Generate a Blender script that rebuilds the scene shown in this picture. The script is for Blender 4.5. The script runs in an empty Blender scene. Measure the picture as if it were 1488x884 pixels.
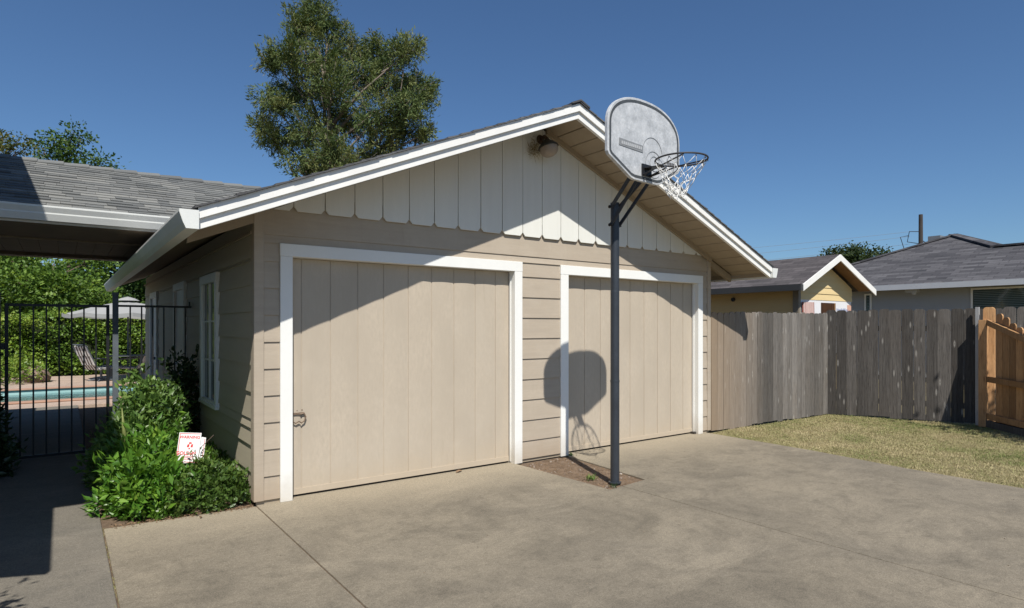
import bpy, math, random
import numpy as np
from mathutils import Vector, Matrix, noise as mnoise
R = math.radians
scene = bpy.context.scene
# ---------------------------------------------------------------- camera, light, exposure
cam_d = bpy.data.cameras.new("camera"); cam = bpy.data.objects.new("camera", cam_d)
scene.collection.objects.link(cam); scene.camera = cam
cam.location = (-1.355, -5.617, 1.55); cam.rotation_euler = (R(90), 0, R(-36.13))
cam_d.lens = 36*895/1488; cam_d.sensor_width = 36; cam_d.shift_y = 0.0222
cam_d.clip_start = 0.05; cam_d.clip_end = 2000
SUN = Vector((.39, 1, -1.43)).normalized()          # the way the light travels
world = bpy.data.worlds.new("World"); scene.world = world; world.use_nodes = True
wn = world.node_tree.nodes; wl = world.node_tree.links
for n in list(wn): wn.remove(n)
sky = wn.new('ShaderNodeTexSky'); sky.sky_type = 'NISHITA'; sky.sun_disc = False
sky.sun_elevation = math.asin(-SUN.z); sky.sun_rotation = math.atan2(-SUN.x, -SUN.y)
sky.altitude = 0; sky.air_density = 1.0; sky.dust_density = 0.5; sky.ozone_density = 3.6
bg = wn.new('ShaderNodeBackground'); bg.inputs[1].default_value = 0.066
wo = wn.new('ShaderNodeOutputWorld'); 
tint = wn.new('ShaderNodeMix'); tint.data_type = 'RGBA'; tint.blend_type = 'MULTIPLY'; tint.inputs[0].default_value = 1; tint.inputs[7].default_value = (.80, 1.02, 1.22, 1)
wl.new(sky.outputs[0], tint.inputs[6]); wl.new(tint.outputs[2], bg.inputs[0]); wl.new(bg.outputs[0], wo.inputs[0])
sd = bpy.data.lights.new("sun", 'SUN'); sun = bpy.data.objects.new("sun", sd); scene.collection.objects.link(sun)
sd.energy = 4.9; sd.angle = R(0.53); sd.color = (1.0, .955, .88)
sun.rotation_euler = SUN.to_track_quat('-Z', 'Y').to_euler(); sun.location = (-5, -12, 18)
scene.view_settings.view_transform = 'Standard'; scene.view_settings.look = 'None'
scene.view_settings.exposure = 0.25; scene.view_settings.gamma = 1
scene.render.engine = 'CYCLES'; scene.cycles.max_bounces = 8; scene.cycles.use_denoising = True
rng = np.random.default_rng(7); random.seed(7)

# ---------------------------------------------------------------- materials
class NT:
    def __init__(s, name):
        s.m = bpy.data.materials.new(name); s.m.use_nodes = True
        s.n = s.m.node_tree.nodes; s.l = s.m.node_tree.links
        s.b = s.n['Principled BSDF']; s.out = s.n['Material Output']
        s.tc = s.n.new('ShaderNodeTexCoord')
    def coord(s, scale=(1, 1, 1), src='Object'):
        mp = s.n.new('ShaderNodeMapping'); mp.inputs['Scale'].default_value = scale
        s.l.new(s.tc.outputs[src], mp.inputs[0]); return mp.outputs[0]
    def noise(s, scale, detail=4, rough=.55, vec=None, dist=0):
        t = s.n.new('ShaderNodeTexNoise'); t.inputs['Scale'].default_value = scale
        t.inputs['Detail'].default_value = detail; t.inputs['Roughness'].default_value = rough
        t.inputs['Distortion'].default_value = dist
        s.l.new(vec if vec else s.tc.outputs['Object'], t.inputs['Vector']); return t.outputs['Fac']
    def ramp(s, fac, stops, interp='LINEAR'):
        r = s.n.new('ShaderNodeValToRGB'); cr = r.color_ramp; cr.interpolation = interp
        while len(cr.elements) < len(stops): cr.elements.new(.5)
        for e, (p, c) in zip(cr.elements, stops):
            e.position = p; e.color = (c, c, c, 1) if isinstance(c, (int, float)) else (*c, 1)
        s.l.new(fac, r.inputs[0]); return r.outputs[0]
    def mix(s, fac, a, b, mode='MIX'):
        x = s.n.new('ShaderNodeMix'); x.data_type = 'RGBA'; x.blend_type = mode
        for v, i in ((fac, 0), (a, 6), (b, 7)):
            if isinstance(v, (int, float)): x.inputs[i].default_value = v
            elif isinstance(v, tuple): x.inputs[i].default_value = (*v, 1)
            else: s.l.new(v, x.inputs[i])
        return x.outputs[2]
    def math(s, op, a, b=0.5, c=None):
        x = s.n.new('ShaderNodeMath'); x.operation = op
        for i, v in enumerate((a, b, c)):
            if v is None: continue
            if isinstance(v, (int, float)): x.inputs[i].default_value = v
            else: s.l.new(v, x.inputs[i])
        return x.outputs[0]
    def attr(s, name='rnd'):
        a = s.n.new('ShaderNodeAttribute'); a.attribute_name = name; return a.outputs['Fac']
    def color(s, c):
        if isinstance(c, tuple): s.b.inputs['Base Color'].default_value = (*c, 1)
        else: s.l.new(c, s.b.inputs['Base Color'])
    def rough(s, v):
        if isinstance(v, (int, float)): s.b.inputs['Roughness'].default_value = v
        else: s.l.new(v, s.b.inputs['Roughness'])
    def bump(s, h, strength=.3, dist=.01):
        b = s.n.new('ShaderNodeBump'); b.inputs['Strength'].default_value = strength
        b.inputs['Distance'].default_value = dist; s.l.new(h, b.inputs['Height'])
        s.l.new(b.outputs[0], s.b.inputs['Normal'])
    def spec(s, v): s.b.inputs['Specular IOR Level'].default_value = v

def mul(c, k): return tuple(min(1, x*k) for x in c)

def paint(name, col, rough=.55, var=.10, stretch=(1, 1, 1), scale=3, bump=.25, dirt=None, bscale=60, spec=.35):
    t = NT(name); v = t.coord(stretch)
    big = t.noise(scale, 4, .6, v); fine = t.noise(scale*14, 3, .6, v)
    c = t.mix(t.ramp(big, [(.3, 0.), (.7, 1.)]), mul(col, 1-var), mul(col, 1+var*.6))
    c = t.mix(t.ramp(fine, [(.35, 0.), (.75, 1.)]), c, mul(col, 1-var*.7)); 
    if dirt:                                   # grime that has settled near the ground, splashed by rain
        sx = t.n.new('ShaderNodeSeparateXYZ'); t.l.new(t.tc.outputs['Object'], sx.inputs[0])
        h = t.math('MULTIPLY_ADD', t.noise(5, 5, .7), .35, sx.outputs[2])
        c = t.mix(t.ramp(h, [(.16, .75), (.45, 0.)]), c, dirt)
    t.color(c); t.rough(rough); t.spec(spec)
    if bump: t.bump(t.noise(bscale, 4, .6, v), bump, .002)
    return t.m

def shingle(name, c1, c2, c3, axis='x', slope=.42, tab=.30, course=.14, bump=.5):
    """asphalt shingles: courses run along the given axis; colour changes from tab to tab"""
    t = NT(name)
    sx = t.n.new('ShaderNodeSeparateXYZ'); t.l.new(t.tc.outputs['Object'], sx.inputs[0])
    cx = t.n.new('ShaderNodeCombineXYZ')
    k = math.sqrt(1+slope**2)/slope
    up = t.math('MULTIPLY', sx.outputs[2], k)
    t.l.new(sx.outputs[0 if axis == 'x' else 1], cx.inputs[0]); t.l.new(up, cx.inputs[1])
    br = t.n.new('ShaderNodeTexBrick'); t.l.new(cx.outputs[0], br.inputs['Vector'])
    br.inputs['Color1'].default_value = (0, 0, 0, 1); br.inputs['Color2'].default_value = (1, 1, 1, 1)
    br.inputs['Mortar'].default_value = (.3, .3, .3, 1)
    br.inputs['Scale'].default_value = 1; br.inputs['Mortar Size'].default_value = .006
    br.inputs['Brick Width'].default_value = tab; br.inputs['Row Height'].default_value = course
    br.offset = .37; br.squash = 1
    n1 = t.noise(1.2, 5, .65); gr = t.noise(260, 2, .7)
    c = t.mix(br.outputs['Color'], c1, c2)
    c = t.mix(t.ramp(n1, [(.4, 0.), (.62, .6)]), c, c3)
    c = t.mix(.35, c, t.ramp(gr, [(.3, 0.25), (.7, 1.6)]), 'MULTIPLY')
    # mortar = shaded gap between the tabs
    c = t.mix(t.math('MULTIPLY', br.outputs['Fac'], .6), c, mul(c1, .45))
    t.color(c); t.rough(.95); t.spec(.15)
    t.bump(t.math('ADD', t.math('MULTIPLY', gr, .25), t.math('SUBTRACT', 1.0, br.outputs['Fac'])), bump, .006)
    return t.m

def foliage(name, ramp, trans=.3, rough=.5, spec=.3, patch=2.0):
    t = NT(name); a = t.attr(); n = t.noise(patch, 3, .6)
    f = t.math('MULTIPLY_ADD', n, .7, t.math('MULTIPLY', a, .55)); f = t.math('SUBTRACT', f, .12)
    c = t.ramp(f, ramp); t.color(c); t.rough(rough); t.spec(spec)
    tr = t.n.new('ShaderNodeBsdfTranslucent'); mx = t.n.new('ShaderNodeMixShader'); mx.inputs[0].default_value = trans
    c2 = t.mix(1.0, c, (1.25, 1.2, .5), 'MULTIPLY'); t.l.new(c2, tr.inputs[0])
    t.l.new(t.b.outputs[0], mx.inputs[1]); t.l.new(tr.outputs[0], mx.inputs[2]); t.l.new(mx.outputs[0], t.out.inputs[0])
    return t.m

def wood(name, ca, cb, cc, knot=(.5, .48, .44), rough=.85, knots=True, tint=None):
    t = NT(name); a = t.attr()
    off = t.n.new('ShaderNodeCombineXYZ'); t.l.new(t.math('MULTIPLY', a, 37.0), off.inputs[2]); t.l.new(t.math('MULTIPLY', a, 19.0), off.inputs[0])
    ad = t.n.new('ShaderNodeVectorMath'); ad.operation = 'ADD'; t.l.new(t.tc.outputs['Object'], ad.inputs[0]); t.l.new(off.outputs[0], ad.inputs[1])
    mp = t.n.new('ShaderNodeMapping'); mp.inputs['Scale'].default_value = (14, 14, .55); t.l.new(ad.outputs[0], mp.inputs[0])
    g = t.noise(3.2, 6, .65, mp.outputs[0], .6); g2 = t.noise(11, 3, .6, mp.outputs[0])
    mp2 = t.n.new('ShaderNodeMapping'); mp2.inputs['Scale'].default_value = (1.2, 1.2, .6); t.l.new(ad.outputs[0], mp2.inputs[0])
    blot = t.noise(2.4, 4, .6, mp2.outputs[0])
    c = t.mix(t.ramp(g, [(.3, 0.), (.7, 1.)]), ca, cb)
    c = t.mix(t.ramp(blot, [(.45, 0.), (.75, .7)]), c, cc)
    c = t.mix(t.ramp(g2, [(.54, 0.), (.66, .7)]), c, mul(ca, .35)); c = t.mix(t.ramp(t.noise(5, 4, .7, mp.outputs[0], 1.5), [(.60, 0.), (.72, .55)]), c, mul(cb, 1.45))
    br = t.math('MULTIPLY_ADD', a, .75, .58)
    hs = t.n.new('ShaderNodeHueSaturation'); t.l.new(c, hs.inputs['Color']); t.l.new(br, hs.inputs['Value']); c = hs.outputs[0]
    if knots:
        mp3 = t.n.new('ShaderNodeMapping'); mp3.inputs['Scale'].default_value = (10, 10, 2.4); t.l.new(ad.outputs[0], mp3.inputs[0])
        vo = t.n.new('ShaderNodeTexVoronoi'); vo.inputs['Scale'].default_value = 1.0; t.l.new(mp3.outputs[0], vo.inputs['Vector'])
        c = t.mix(t.ramp(vo.outputs['Distance'], [(.08, .6), (.17, 0.)]), c, knot)
        c = t.mix(t.ramp(vo.outputs['Distance'], [(.025, .9), (.05, 0.)]), c, mul(ca, .5))
    if tint:                                    # an unweathered, browner end of the fence
        sx = t.n.new('ShaderNodeSeparateXYZ'); t.l.new(t.tc.outputs['Object'], sx.inputs[0])
        lo, hi, tc_ = tint
        mr = t.n.new('ShaderNodeMapRange'); mr.inputs['From Min'].default_value = lo; mr.inputs['From Max'].default_value = hi
        mr.inputs['To Min'].default_value = .8; mr.inputs['To Max'].default_value = 0.; t.l.new(sx.outputs[0], mr.inputs[0])
        c = t.mix(mr.outputs[0], c, t.mix(g, mul(tc_, .7), tc_))
    t.color(c); t.rough(rough); t.spec(.2); t.bump(t.math('ADD', g, t.math('MULTIPLY', g2, .5)), .5, .004)
    return t.m

M = {}
M['white'] = paint('white_paint', (.80, .80, .77), .5, .04, (1, 1, .5), 4, .25, dirt=(.55, .50, .42))
M['white_trim'] = paint('white_trim_paint', (.82, .81, .775), .5, .10, (1, 1, 1), 4, .3)
M['white_gable'] = paint('white_gable_paint', (.74, .74, .69), .6, .05, (6, 6, .6), 2, .35)
M['beige'] = paint('beige_siding_paint', (.435, .368, .288), .6, .11, (.5, .5, 6), 3, .4, dirt=(.36, .28, .20))
def weather(mat, amt=.5):
    n = mat.node_tree.nodes; l = mat.node_tree.links; b = n['Principled BSDF']; src = b.inputs['Base Color'].links[0].from_socket
    tc = n.new('ShaderNodeTexCoord'); out = src
    for sc, scale, lo, hi, col, k in (((5, 5, .35), 3.0, .60, .74, (.30, .25, .19), .45), ((1, 1, 1), 26, .66, .74, (.26, .21, .16), .7), ((1, 1, .8), 1.4, .5, .75, (.53, .47, .385), .6)):
        mp = n.new('ShaderNodeMapping'); mp.inputs['Scale'].default_value = sc; l.new(tc.outputs['Object'], mp.inputs[0])
        t = n.new('ShaderNodeTexNoise'); t.inputs['Scale'].default_value = scale; t.inputs['Detail'].default_value = 6; t.inputs['Roughness'].default_value = .7; l.new(mp.outputs[0], t.inputs['Vector'])
        r_ = n.new('ShaderNodeMapRange'); r_.inputs['From Min'].default_value = lo; r_.inputs['From Max'].default_value = hi; r_.inputs['To Max'].default_value = k*amt; l.new(t.outputs['Fac'], r_.inputs[0])
        m = n.new('ShaderNodeMix'); m.data_type = 'RGBA'; l.new(r_.outputs[0], m.inputs[0]); l.new(out, m.inputs[6]); m.inputs[7].default_value = (*col, 1); out = m.outputs[2]
    l.new(out, b.inputs['Base Color'])
M['beige_side_lift'] = paint('beige_side_lifted_paint', (.47, .415, .315), .6, .07, (.5, .5, 6), 3, .4, dirt=(.30, .24, .17))  # same beige siding, colour raised to stand in for fill light on the side
M['door'] = paint('beige_door_paint', (.475, .408, .322), .55, .10, (1.3, 1.3, .5), 2.2, .3, dirt=(.46, .38, .28))
weather(M['door'], .55); weather(M['beige'], .6)
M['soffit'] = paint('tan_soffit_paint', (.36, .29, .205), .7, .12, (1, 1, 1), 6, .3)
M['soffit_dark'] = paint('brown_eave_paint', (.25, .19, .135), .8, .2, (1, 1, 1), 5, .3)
M['gutter'] = paint('white_gutter_enamel', (.70, .71, .68), .35, .06, (1, 1, 1), 5, .05, spec=.5)
M['gap'] = paint('dark_gap', (.05, .042, .035), .95, .2)
M['shingle'] = shingle('grey_shingles_main', (.07, .07, .075), (.16, .16, .165), (.11, .11, .11), 'y', .4165)
M['steel'] = paint('dark_blue_steel_paint', (.036, .043, .054), .42, .35, (1, 1, .6), 7, .5, spec=.5)
M['iron'] = paint('black_iron', (.018, .019, .022), .45, .3, (1, 1, 1), 9, .3, spec=.4)
M['iron_grey'] = paint('grey_blue_iron', (.12, .14, .16), .5, .25, (1, 1, 1), 9, .3)
M['glass'] = NT('window_glass').m; M['glass'].node_tree.nodes['Principled BSDF'].inputs['Base Color'].default_value = (.035, .055, .05, 1)
M['glass'].node_tree.nodes['Principled BSDF'].inputs['Roughness'].default_value = .06
M['net'] = paint('white_net_cord', (.78, .77, .74), .8, .1)
M['orange_rim'] = paint('weathered_rim_steel', (.055, .055, .06), .5, .3, (1, 1, 1), 20, .4)
M['straw'] = paint('dry_straw', (.30, .24, .13), .9, .3)
M['plaster'] = paint('bounce_stucco', (.68, .64, .56), .9, .08, (1, 1, 1), 2, .5)  # paled so the unseen house wall bounces light onto the walkway
M['trunk'] = paint('bark_brown', (.13, .095, .07), .95, .3, (3, 3, .6), 4, .8, bscale=20)
M['trunk_pale'] = paint('bark_grey', (.22, .18, .145), .95, .3, (3, 3, .6), 4, .8, bscale=20)

def concrete(name, base, warm, dark, seed=0.0, tan_edge=True):
    t = NT(name)
    mp = t.n.new('ShaderNodeMapping'); mp.inputs['Location'].default_value = (seed, seed*.7, 0); t.l.new(t.tc.outputs['Object'], mp.inputs[0]); v = mp.outputs[0]
    b1 = t.noise(.55, 6, .62, v, .4); b2 = t.noise(1.7, 7, .68, v, .8); b3 = t.noise(9, 6, .7, v); f = t.noise(120, 3, .75, v); sp = t.noise(420, 2, .8, v)
    c = t.mix(t.ramp(b1, [(.36, 0.), (.62, 1.)]), base, warm)
    mpb = t.n.new('ShaderNodeMapping'); mpb.inputs['Scale'].default_value = (.8, 1.05, 1); mpb.inputs['Rotation'].default_value = (0, 0, -.35); t.l.new(v, mpb.inputs[0])
    b4 = t.noise(.9, 8, .72, mpb.outputs[0], .3)
    c = t.mix(t.ramp(b2, [(.45, 0.), (.68, .6)]), c, dark); c = t.mix(t.ramp(b4, [(.50, 0.), (.68, .40)]), c, dark)
    c = t.mix(t.ramp(b3, [(.48, 0.), (.75, .50)]), c, mul(dark, .85))
    mp2 = t.n.new('ShaderNodeMapping'); mp2.inputs['Scale'].default_value = (.6, 1.3, 1); mp2.inputs['Rotation'].default_value = (0, 0, .5); t.l.new(v, mp2.inputs[0])
    pale = t.noise(1.3, 6, .7, mp2.outputs[0], .5)
    c = t.mix(t.ramp(pale, [(.53, 0.), (.68, .5)]), c, mul(warm, 1.30))
    if tan_edge:                              # dry tan dust kept by the strip under the eaves, washed pale along the garage
        sx = t.n.new('ShaderNodeSeparateXYZ'); t.l.new(t.tc.outputs['Object'], sx.inputs[0])
        h = t.math('MULTIPLY_ADD', b2, 1.1, sx.outputs[1])
        c = t.mix(t.ramp(t.math('MULTIPLY_ADD', h, .35, .5), [(.38, 0.), (.66, .85)]), c, (.33, .283, .208))
    c = t.mix(.65, c, t.ramp(f, [(.32, .45), (.70, 1.5)]), 'MULTIPLY'); c = t.mix(.4, c, t.ramp(t.noise(38, 4, .75, v), [(.34, .6), (.68, 1.35)]), 'MULTIPLY')
    c = t.mix(t.ramp(sp, [(.64, 0.), (.72, .75)]), c, mul(warm, 1.6))
    c = t.mix(t.ramp(t.noise(300, 2, .8, v), [(.68, 0.), (.76, .6)]), c, mul(dark, .45))
    # hairline cracks
    wv = t.n.new('ShaderNodeVectorMath'); wv.operation = 'ADD'; t.l.new(v, wv.inputs[0])
    nz = t.n.new('ShaderNodeTexNoise'); nz.inputs['Scale'].default_value = 3; nz.inputs['Detail'].default_value = 5; t.l.new(v, nz.inputs['Vector']); t.l.new(nz.outputs['Color'], wv.inputs[1])
    vo = t.n.new('ShaderNodeTexVoronoi'); vo.feature = 'DISTANCE_TO_EDGE'; vo.inputs['Scale'].default_value = .42; t.l.new(wv.outputs[0], vo.inputs['Vector'])
    cr = t.ramp(vo.outputs['Distance'], [(.0, 1.), (.006, 0.)])
    crk = t.math('MULTIPLY', cr, t.ramp(t.noise(.9, 2, .5, v), [(.56, 0.), (.62, .22)]))
    c = t.mix(crk, c, mul(dark, .45))
    t.color(c); t.rough(.9); t.spec(.25)
    t.bump(t.math('ADD', t.math('MULTIPLY', f, .6), b3), .55, .004)
    return t.m
M['concrete'] = concrete('driveway_concrete', (.195, .170, .131), (.240, .207, .155), (.112, .098, .076))
M['concrete_walk'] = concrete('walkway_concrete', (.172, .156, .130), (.192, .172, .140), (.132, .122, .104), 5.3, False)
M['deck'] = concrete('pool_deck_concrete', (.40, .31, .245), (.46, .35, .28), (.33, .26, .21), 2.1, False)

def soil(name, a, b, c_, sc=14):
    t = NT(name); n = t.noise(sc, 7, .75); n2 = t.noise(sc*9, 4, .8)
    c = t.ramp(n, [(.3, a), (.55, b), (.75, c_)]); c = t.mix(.5, c, t.ramp(n2, [(.3, .4), (.7, 1.5)]), 'MULTIPLY')
    t.color(c); t.rough(1); t.spec(.1); t.bump(t.math('ADD', n, n2), .9, .02); return t.m
M['dirt'] = soil('brown_dirt', (.15, .105, .072), (.25, .18, .125), (.34, .26, .19))
M['earth'] = soil('bare_earth', (.10, .085, .05), (.17, .14, .085), (.22, .19, .12), 4)
M['lawn_soil'] = soil('lawn_thatch', (.17, .15, .075), (.26, .22, .12), (.31, .27, .16), 5)

# ---------------------------------------------------------------- mesh helpers
class MB:
    def __init__(s): s.v = []; s.f = []; s.r = []; s.m = []
    def add(s, verts, faces, rnd=0.0, mi=0):
        o = len(s.v); s.v += [tuple(p) for p in verts]
        for f in faces: s.f.append(tuple(i+o for i in f)); s.r.append(rnd); s.m.append(mi)
    def box(s, a, b, rnd=0.0, mi=0):
        x0, y0, z0 = a; x1, y1, z1 = b
        s.hexa([(x0, y0, z0), (x1, y0, z0), (x1, y1, z0), (x0, y1, z0), (x0, y0, z1), (x1, y0, z1), (x1, y1, z1), (x0, y1, z1)], rnd, mi)
    def hexa(s, p, rnd=0.0, mi=0):           # bottom 4 then top 4
        s.add(p, [(0, 3, 2, 1), (4, 5, 6, 7), (0, 1, 5, 4), (1, 2, 6, 5), (2, 3, 7, 6), (3, 0, 4, 7)], rnd, mi)
    def prism(s, poly, off, rnd=0.0, mi=0):  # polygon swept by a vector
        n = len(poly); off = Vector(off); q = [Vector(p) for p in poly]
        s.add(q + [p+off for p in q], [tuple(range(n))[::-1], tuple(range(n, 2*n))] + [(i, (i+1) % n, n+(i+1) % n, n+i) for i in range(n)], rnd, mi)
    def quad(s, p, rnd=0.0, mi=0): s.add(p, [tuple(range(len(p)))], rnd, mi)
    def tube(s, pts, r, n=8, cap=True, rnd=0.0, mi=0, closed=False):
        pts = [Vector(p) for p in pts]; N = len(pts); rs = r if isinstance(r, (list, tuple)) else [r]*N
        V = []; ref = None
        for i, p in enumerate(pts):
            a = pts[i-1] if (i > 0 or closed) else p; b = pts[(i+1) % N] if (i < N-1 or closed) else p
            t = (b-a).normalized()
            if ref is None: ref = t.orthogonal().normalized()
            ref = (ref - t*ref.dot(t)); ref = ref.normalized() if ref.length > 1e-6 else t.orthogonal().normalized()
            bi = t.cross(ref)
            for k in range(n):
                an = 2*math.pi*k/n; V.append(p + (ref*math.cos(an)+bi*math.sin(an))*rs[i])
        F = []
        for i in range(N if closed else N-1):
            j = (i+1) % N
            for k in range(n): F.append((i*n+k, i*n+(k+1) % n, j*n+(k+1) % n, j*n+k))
        if cap and not closed: F.append(tuple(range(n))[::-1]); F.append(tuple(range((N-1)*n, N*n)))
        s.add(V, F, rnd, mi)
    def bar(s, a, b, w, h, up=(0, 0, 1), rnd=0.0, mi=0):   # rectangular bar from a to b
        a = Vector(a); b = Vector(b); t = (b-a).normalized(); up = Vector(up); x = t.cross(up).normalized(); y = x.cross(t)
        c = [(-w/2, -h/2), (w/2, -h/2), (w/2, h/2), (-w/2, h/2)]
        s.hexa([a+x*i+y*j for i, j in c] + [b+x*i+y*j for i, j in c], rnd, mi)
    def lathe(s, c, prof, n=24, axis=(0, 0, 1), rnd=0.0, mi=0):
        c = Vector(c); ax = Vector(axis).normalized(); x = ax.orthogonal().normalized(); y = ax.cross(x); V = []; F = []
        for r, h in prof:
            for k in range(n):
                an = 2*math.pi*k/n; V.append(c + ax*h + (x*math.cos(an)+y*math.sin(an))*r)
        for i in range(len(prof)-1):
            for k in range(n): F.append((i*n+k, i*n+(k+1) % n, (i+1)*n+(k+1) % n, (i+1)*n+k))
        s.add(V, F, rnd, mi)
    def build(s, name, mat, parent=None, bevel=0, smooth=False):
        me = bpy.data.meshes.new(name); me.from_pydata(s.v, [], s.f); me.update()
        mats = mat if isinstance(mat, (list, tuple)) else [mat]
        for m in mats: me.materials.append(m)
        at = me.attributes.new('rnd', 'FLOAT', 'FACE'); at.data.foreach_set('value', s.r)
        me.polygons.foreach_set('material_index', s.m)
        if smooth: me.polygons.foreach_set('use_smooth', [True]*len(s.f))
        o = bpy.data.objects.new(name, me); scene.collection.objects.link(o)
        if parent is not None: attach(o, parent)
        if bevel:
            b = o.modifiers.new('bevel', 'BEVEL'); b.width = bevel; b.segments = 2; b.limit_method = 'ANGLE'; b.angle_limit = R(40)
        return o
INV = {}
def attach(o, parent):
    o.parent = parent
    if parent.name in INV: o.matrix_parent_inverse = INV[parent.name]
def thing(name, label, cat, loc=(0, 0, 0), group=None):
    o = bpy.data.objects.new(name, None); scene.collection.objects.link(o); o.empty_display_size = .2
    o.location = loc; INV[o.name] = Matrix.Translation(loc).inverted()
    o['label'] = label; o['category'] = cat
    if group: o['group'] = group
    return o
def tag(o, label, cat, group=None):
    o['label'] = label; o['category'] = cat
    if group: o['group'] = group
    return o
def struct(o): o['kind'] = 'structure'; return o
def unit(a): return a/np.maximum(np.linalg.norm(a, axis=-1, keepdims=True), 1e-9)

def leaves(name, C, D, L, W, mat, parent=None, fold=.25, seed=0, rnd=None, flip=None):
    """one mesh of folded leaf blades: centres C, directions D (unit), length L, width W"""
    g = np.random.default_rng(seed); n = len(C); D = unit(D)
    U = unit(np.cross(D, g.normal(size=(n, 3)) if flip is None else flip)); N = np.cross(D, U)
    L = np.broadcast_to(L, (n,))[:, None]; W = np.broadcast_to(W, (n,))[:, None]
    mid = C + D*L*.45
    V = np.stack([C, mid+U*W*.5+N*W*fold, C+D*L, mid-U*W*.5+N*W*fold], 1).reshape(-1, 3)
    i = np.arange(n)*4; F = np.stack([i, i+1, i+2, i, i+2, i+3], 1).reshape(-1, 3)
    me = bpy.data.meshes.new(name); me.vertices.add(len(V)); me.vertices.foreach_set('co', V.ravel().astype(np.float32))
    me.loops.add(F.size); me.loops.foreach_set('vertex_index', F.ravel().astype(np.int32))
    me.polygons.add(len(F)); me.polygons.foreach_set('loop_start', (np.arange(len(F))*3).astype(np.int32))
    me.polygons.foreach_set('loop_total', np.full(len(F), 3, np.int32)); me.update(calc_edges=True)
    r = g.random(n) if rnd is None else rnd
    at = me.attributes.new('rnd', 'FLOAT', 'FACE'); at.data.foreach_set('value', np.repeat(r, 2).astype(np.float32))
    me.materials.append(mat); o = bpy.data.objects.new(name, me); scene.collection.objects.link(o)
    if parent is not None: attach(o, parent)
    return o

def text_mesh(name, body, size, mat, offset=0., extrude=.0004, align='CENTER'):
    cu = bpy.data.curves.new(name, 'FONT'); cu.body = body; cu.size = size; cu.align_x = align; cu.extrude = extrude; cu.offset = offset
    tmp = bpy.data.objects.new('tmp', cu); scene.collection.objects.link(tmp); bpy.context.view_layer.update()
    me = bpy.data.meshes.new_from_object(tmp.evaluated_get(bpy.context.evaluated_depsgraph_get())); bpy.data.objects.remove(tmp); bpy.data.curves.remove(cu)
    me.name = name; me.materials.clear(); me.materials.append(mat); o = bpy.data.objects.new(name, me); scene.collection.objects.link(o); return o

# ================================================================ SETTING
mb = MB(); mb.quad([(-400, -400, -.16), (400, -400, -.16), (400, 400, -.16), (-400, 400, -.16)])
struct(mb.build('ground', M['earth']))
def slab(name, poly, mat, top=0., th=.12, bevel=.006):
    b = MB(); b.prism([(x, y, top-th) for x, y in poly], (0, 0, th)); return struct(b.build(name, mat, bevel=bevel))
# driveway slabs with open joints between them; the hole in them is the dirt patch at the pole
slab('driveway', [(-1.098, -12), (-.004, -12), (-.004, -.02), (-1.098, .045)], M['concrete'])
slab('driveway', [(.006, -12), (3.043, -12), (3.043, -1.40), (2.86, -1.43), (2.79, -.02), (2.79, .2), (.006, .2)], M['concrete'])
slab('driveway', [(3.054, -12), (6.02, -12), (6.10, -3.4), (6.12, -2.7), (6.24, -1.6), (6.27, -.2), (6.27, .2), (3.60, .2), (3.56, -.02), (3.43, -1.36), (3.054, -1.405)], M['concrete'])
for jx, jy in ((.001, .04), (3.049, -1.4), (-1.103, .0)):
    b = MB(); b.box((jx-.012, -12, -.06), (jx+.012, jy, -.010)); struct(b.build('joint_dirt', M['dirt']))
slab('walkway', [(-4.2, -12), (-1.108, -12), (-1.108, 9.3), (-4.2, 9.3)], M['concrete_walk'])
slab('dirt_patch', [(2.75, -1.5), (3.65, -1.5), (3.65, .1), (2.75, .1)], M['dirt'], -.018, .1, 0)
slab('planting_bed', [(-1.107, .03), (-.0, -.04), (.0, 8.8), (-1.107, 8.8)], M['dirt'], -.012, .1, 0)
# lawn base with a gentle unevenness
def grid(name, x0, x1, y0, y1, nx, ny, fz, mat):
    b = MB(); V = [(x0+(x1-x0)*i/nx, y0+(y1-y0)*j/ny, 0) for j in range(ny+1) for i in range(nx+1)]
    V = [(x, y, fz(x, y)) for x, y, _ in V]; F = [(j*(nx+1)+i, j*(nx+1)+i+1, (j+1)*(nx+1)+i+1, (j+1)*(nx+1)+i) for j in range(ny) for i in range(nx)]
    b.add(V, F); return struct(b.build(name, mat, smooth=True))
def lawn_z(x, y):
    e = min(1, max(0, (x-6.0)/.9)); return -.022 + .03*e*mnoise.noise(Vector((x*.8, y*.8, 3)))+.012*e
grid('lawn', 5.9, 22, -12, .1, 64, 50, lawn_z, M['lawn_soil'])
# pool terrace
slab('pool_deck', [(-14, 9.31), (12, 9.31), (12, 10.38), (-14, 10.38)], M['deck'])
slab('pool_deck', [(-14, 13.5), (12, 13.5), (12, 18.6), (-14, 18.6)], M['deck'])
slab('pool_deck', [(3.6, 10.385), (12, 10.385), (12, 13.495), (3.6, 13.495)], M['deck'])
b = MB(); b.box((-14, 10.14, 0.004), (3.7, 10.44, .035)); b.box((-14, 13.44, .004), (3.7, 13.74, .035)); struct(b.build('pool_coping', paint('terracotta_coping', (.40, .245, .175), .8, .15), bevel=.01))
b = MB(); b.box((-14, 10.385, -1.4), (3.6, 10.40, 0.0)); b.box((-14, 13.48, -1.4), (3.6, 13.495, 0.0)); b.box((-14, 10.4, -1.42), (3.6, 13.48, -1.4)); b.box((3.585, 10.4, -1.4), (3.6, 13.48, 0.0))
t = NT('pool_plaster'); t.color(t.ramp(t.noise(2), [(.3, (.30, .52, .52)), (.7, (.40, .60, .58))])); struct(b.build('pool_basin', t.m))
b = MB(); nx = 60; ny = 16
V = [(-14+17.58*i/nx, 10.401+3.077*j/ny, -.10) for j in range(ny+1) for i in range(nx+1)]
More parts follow.
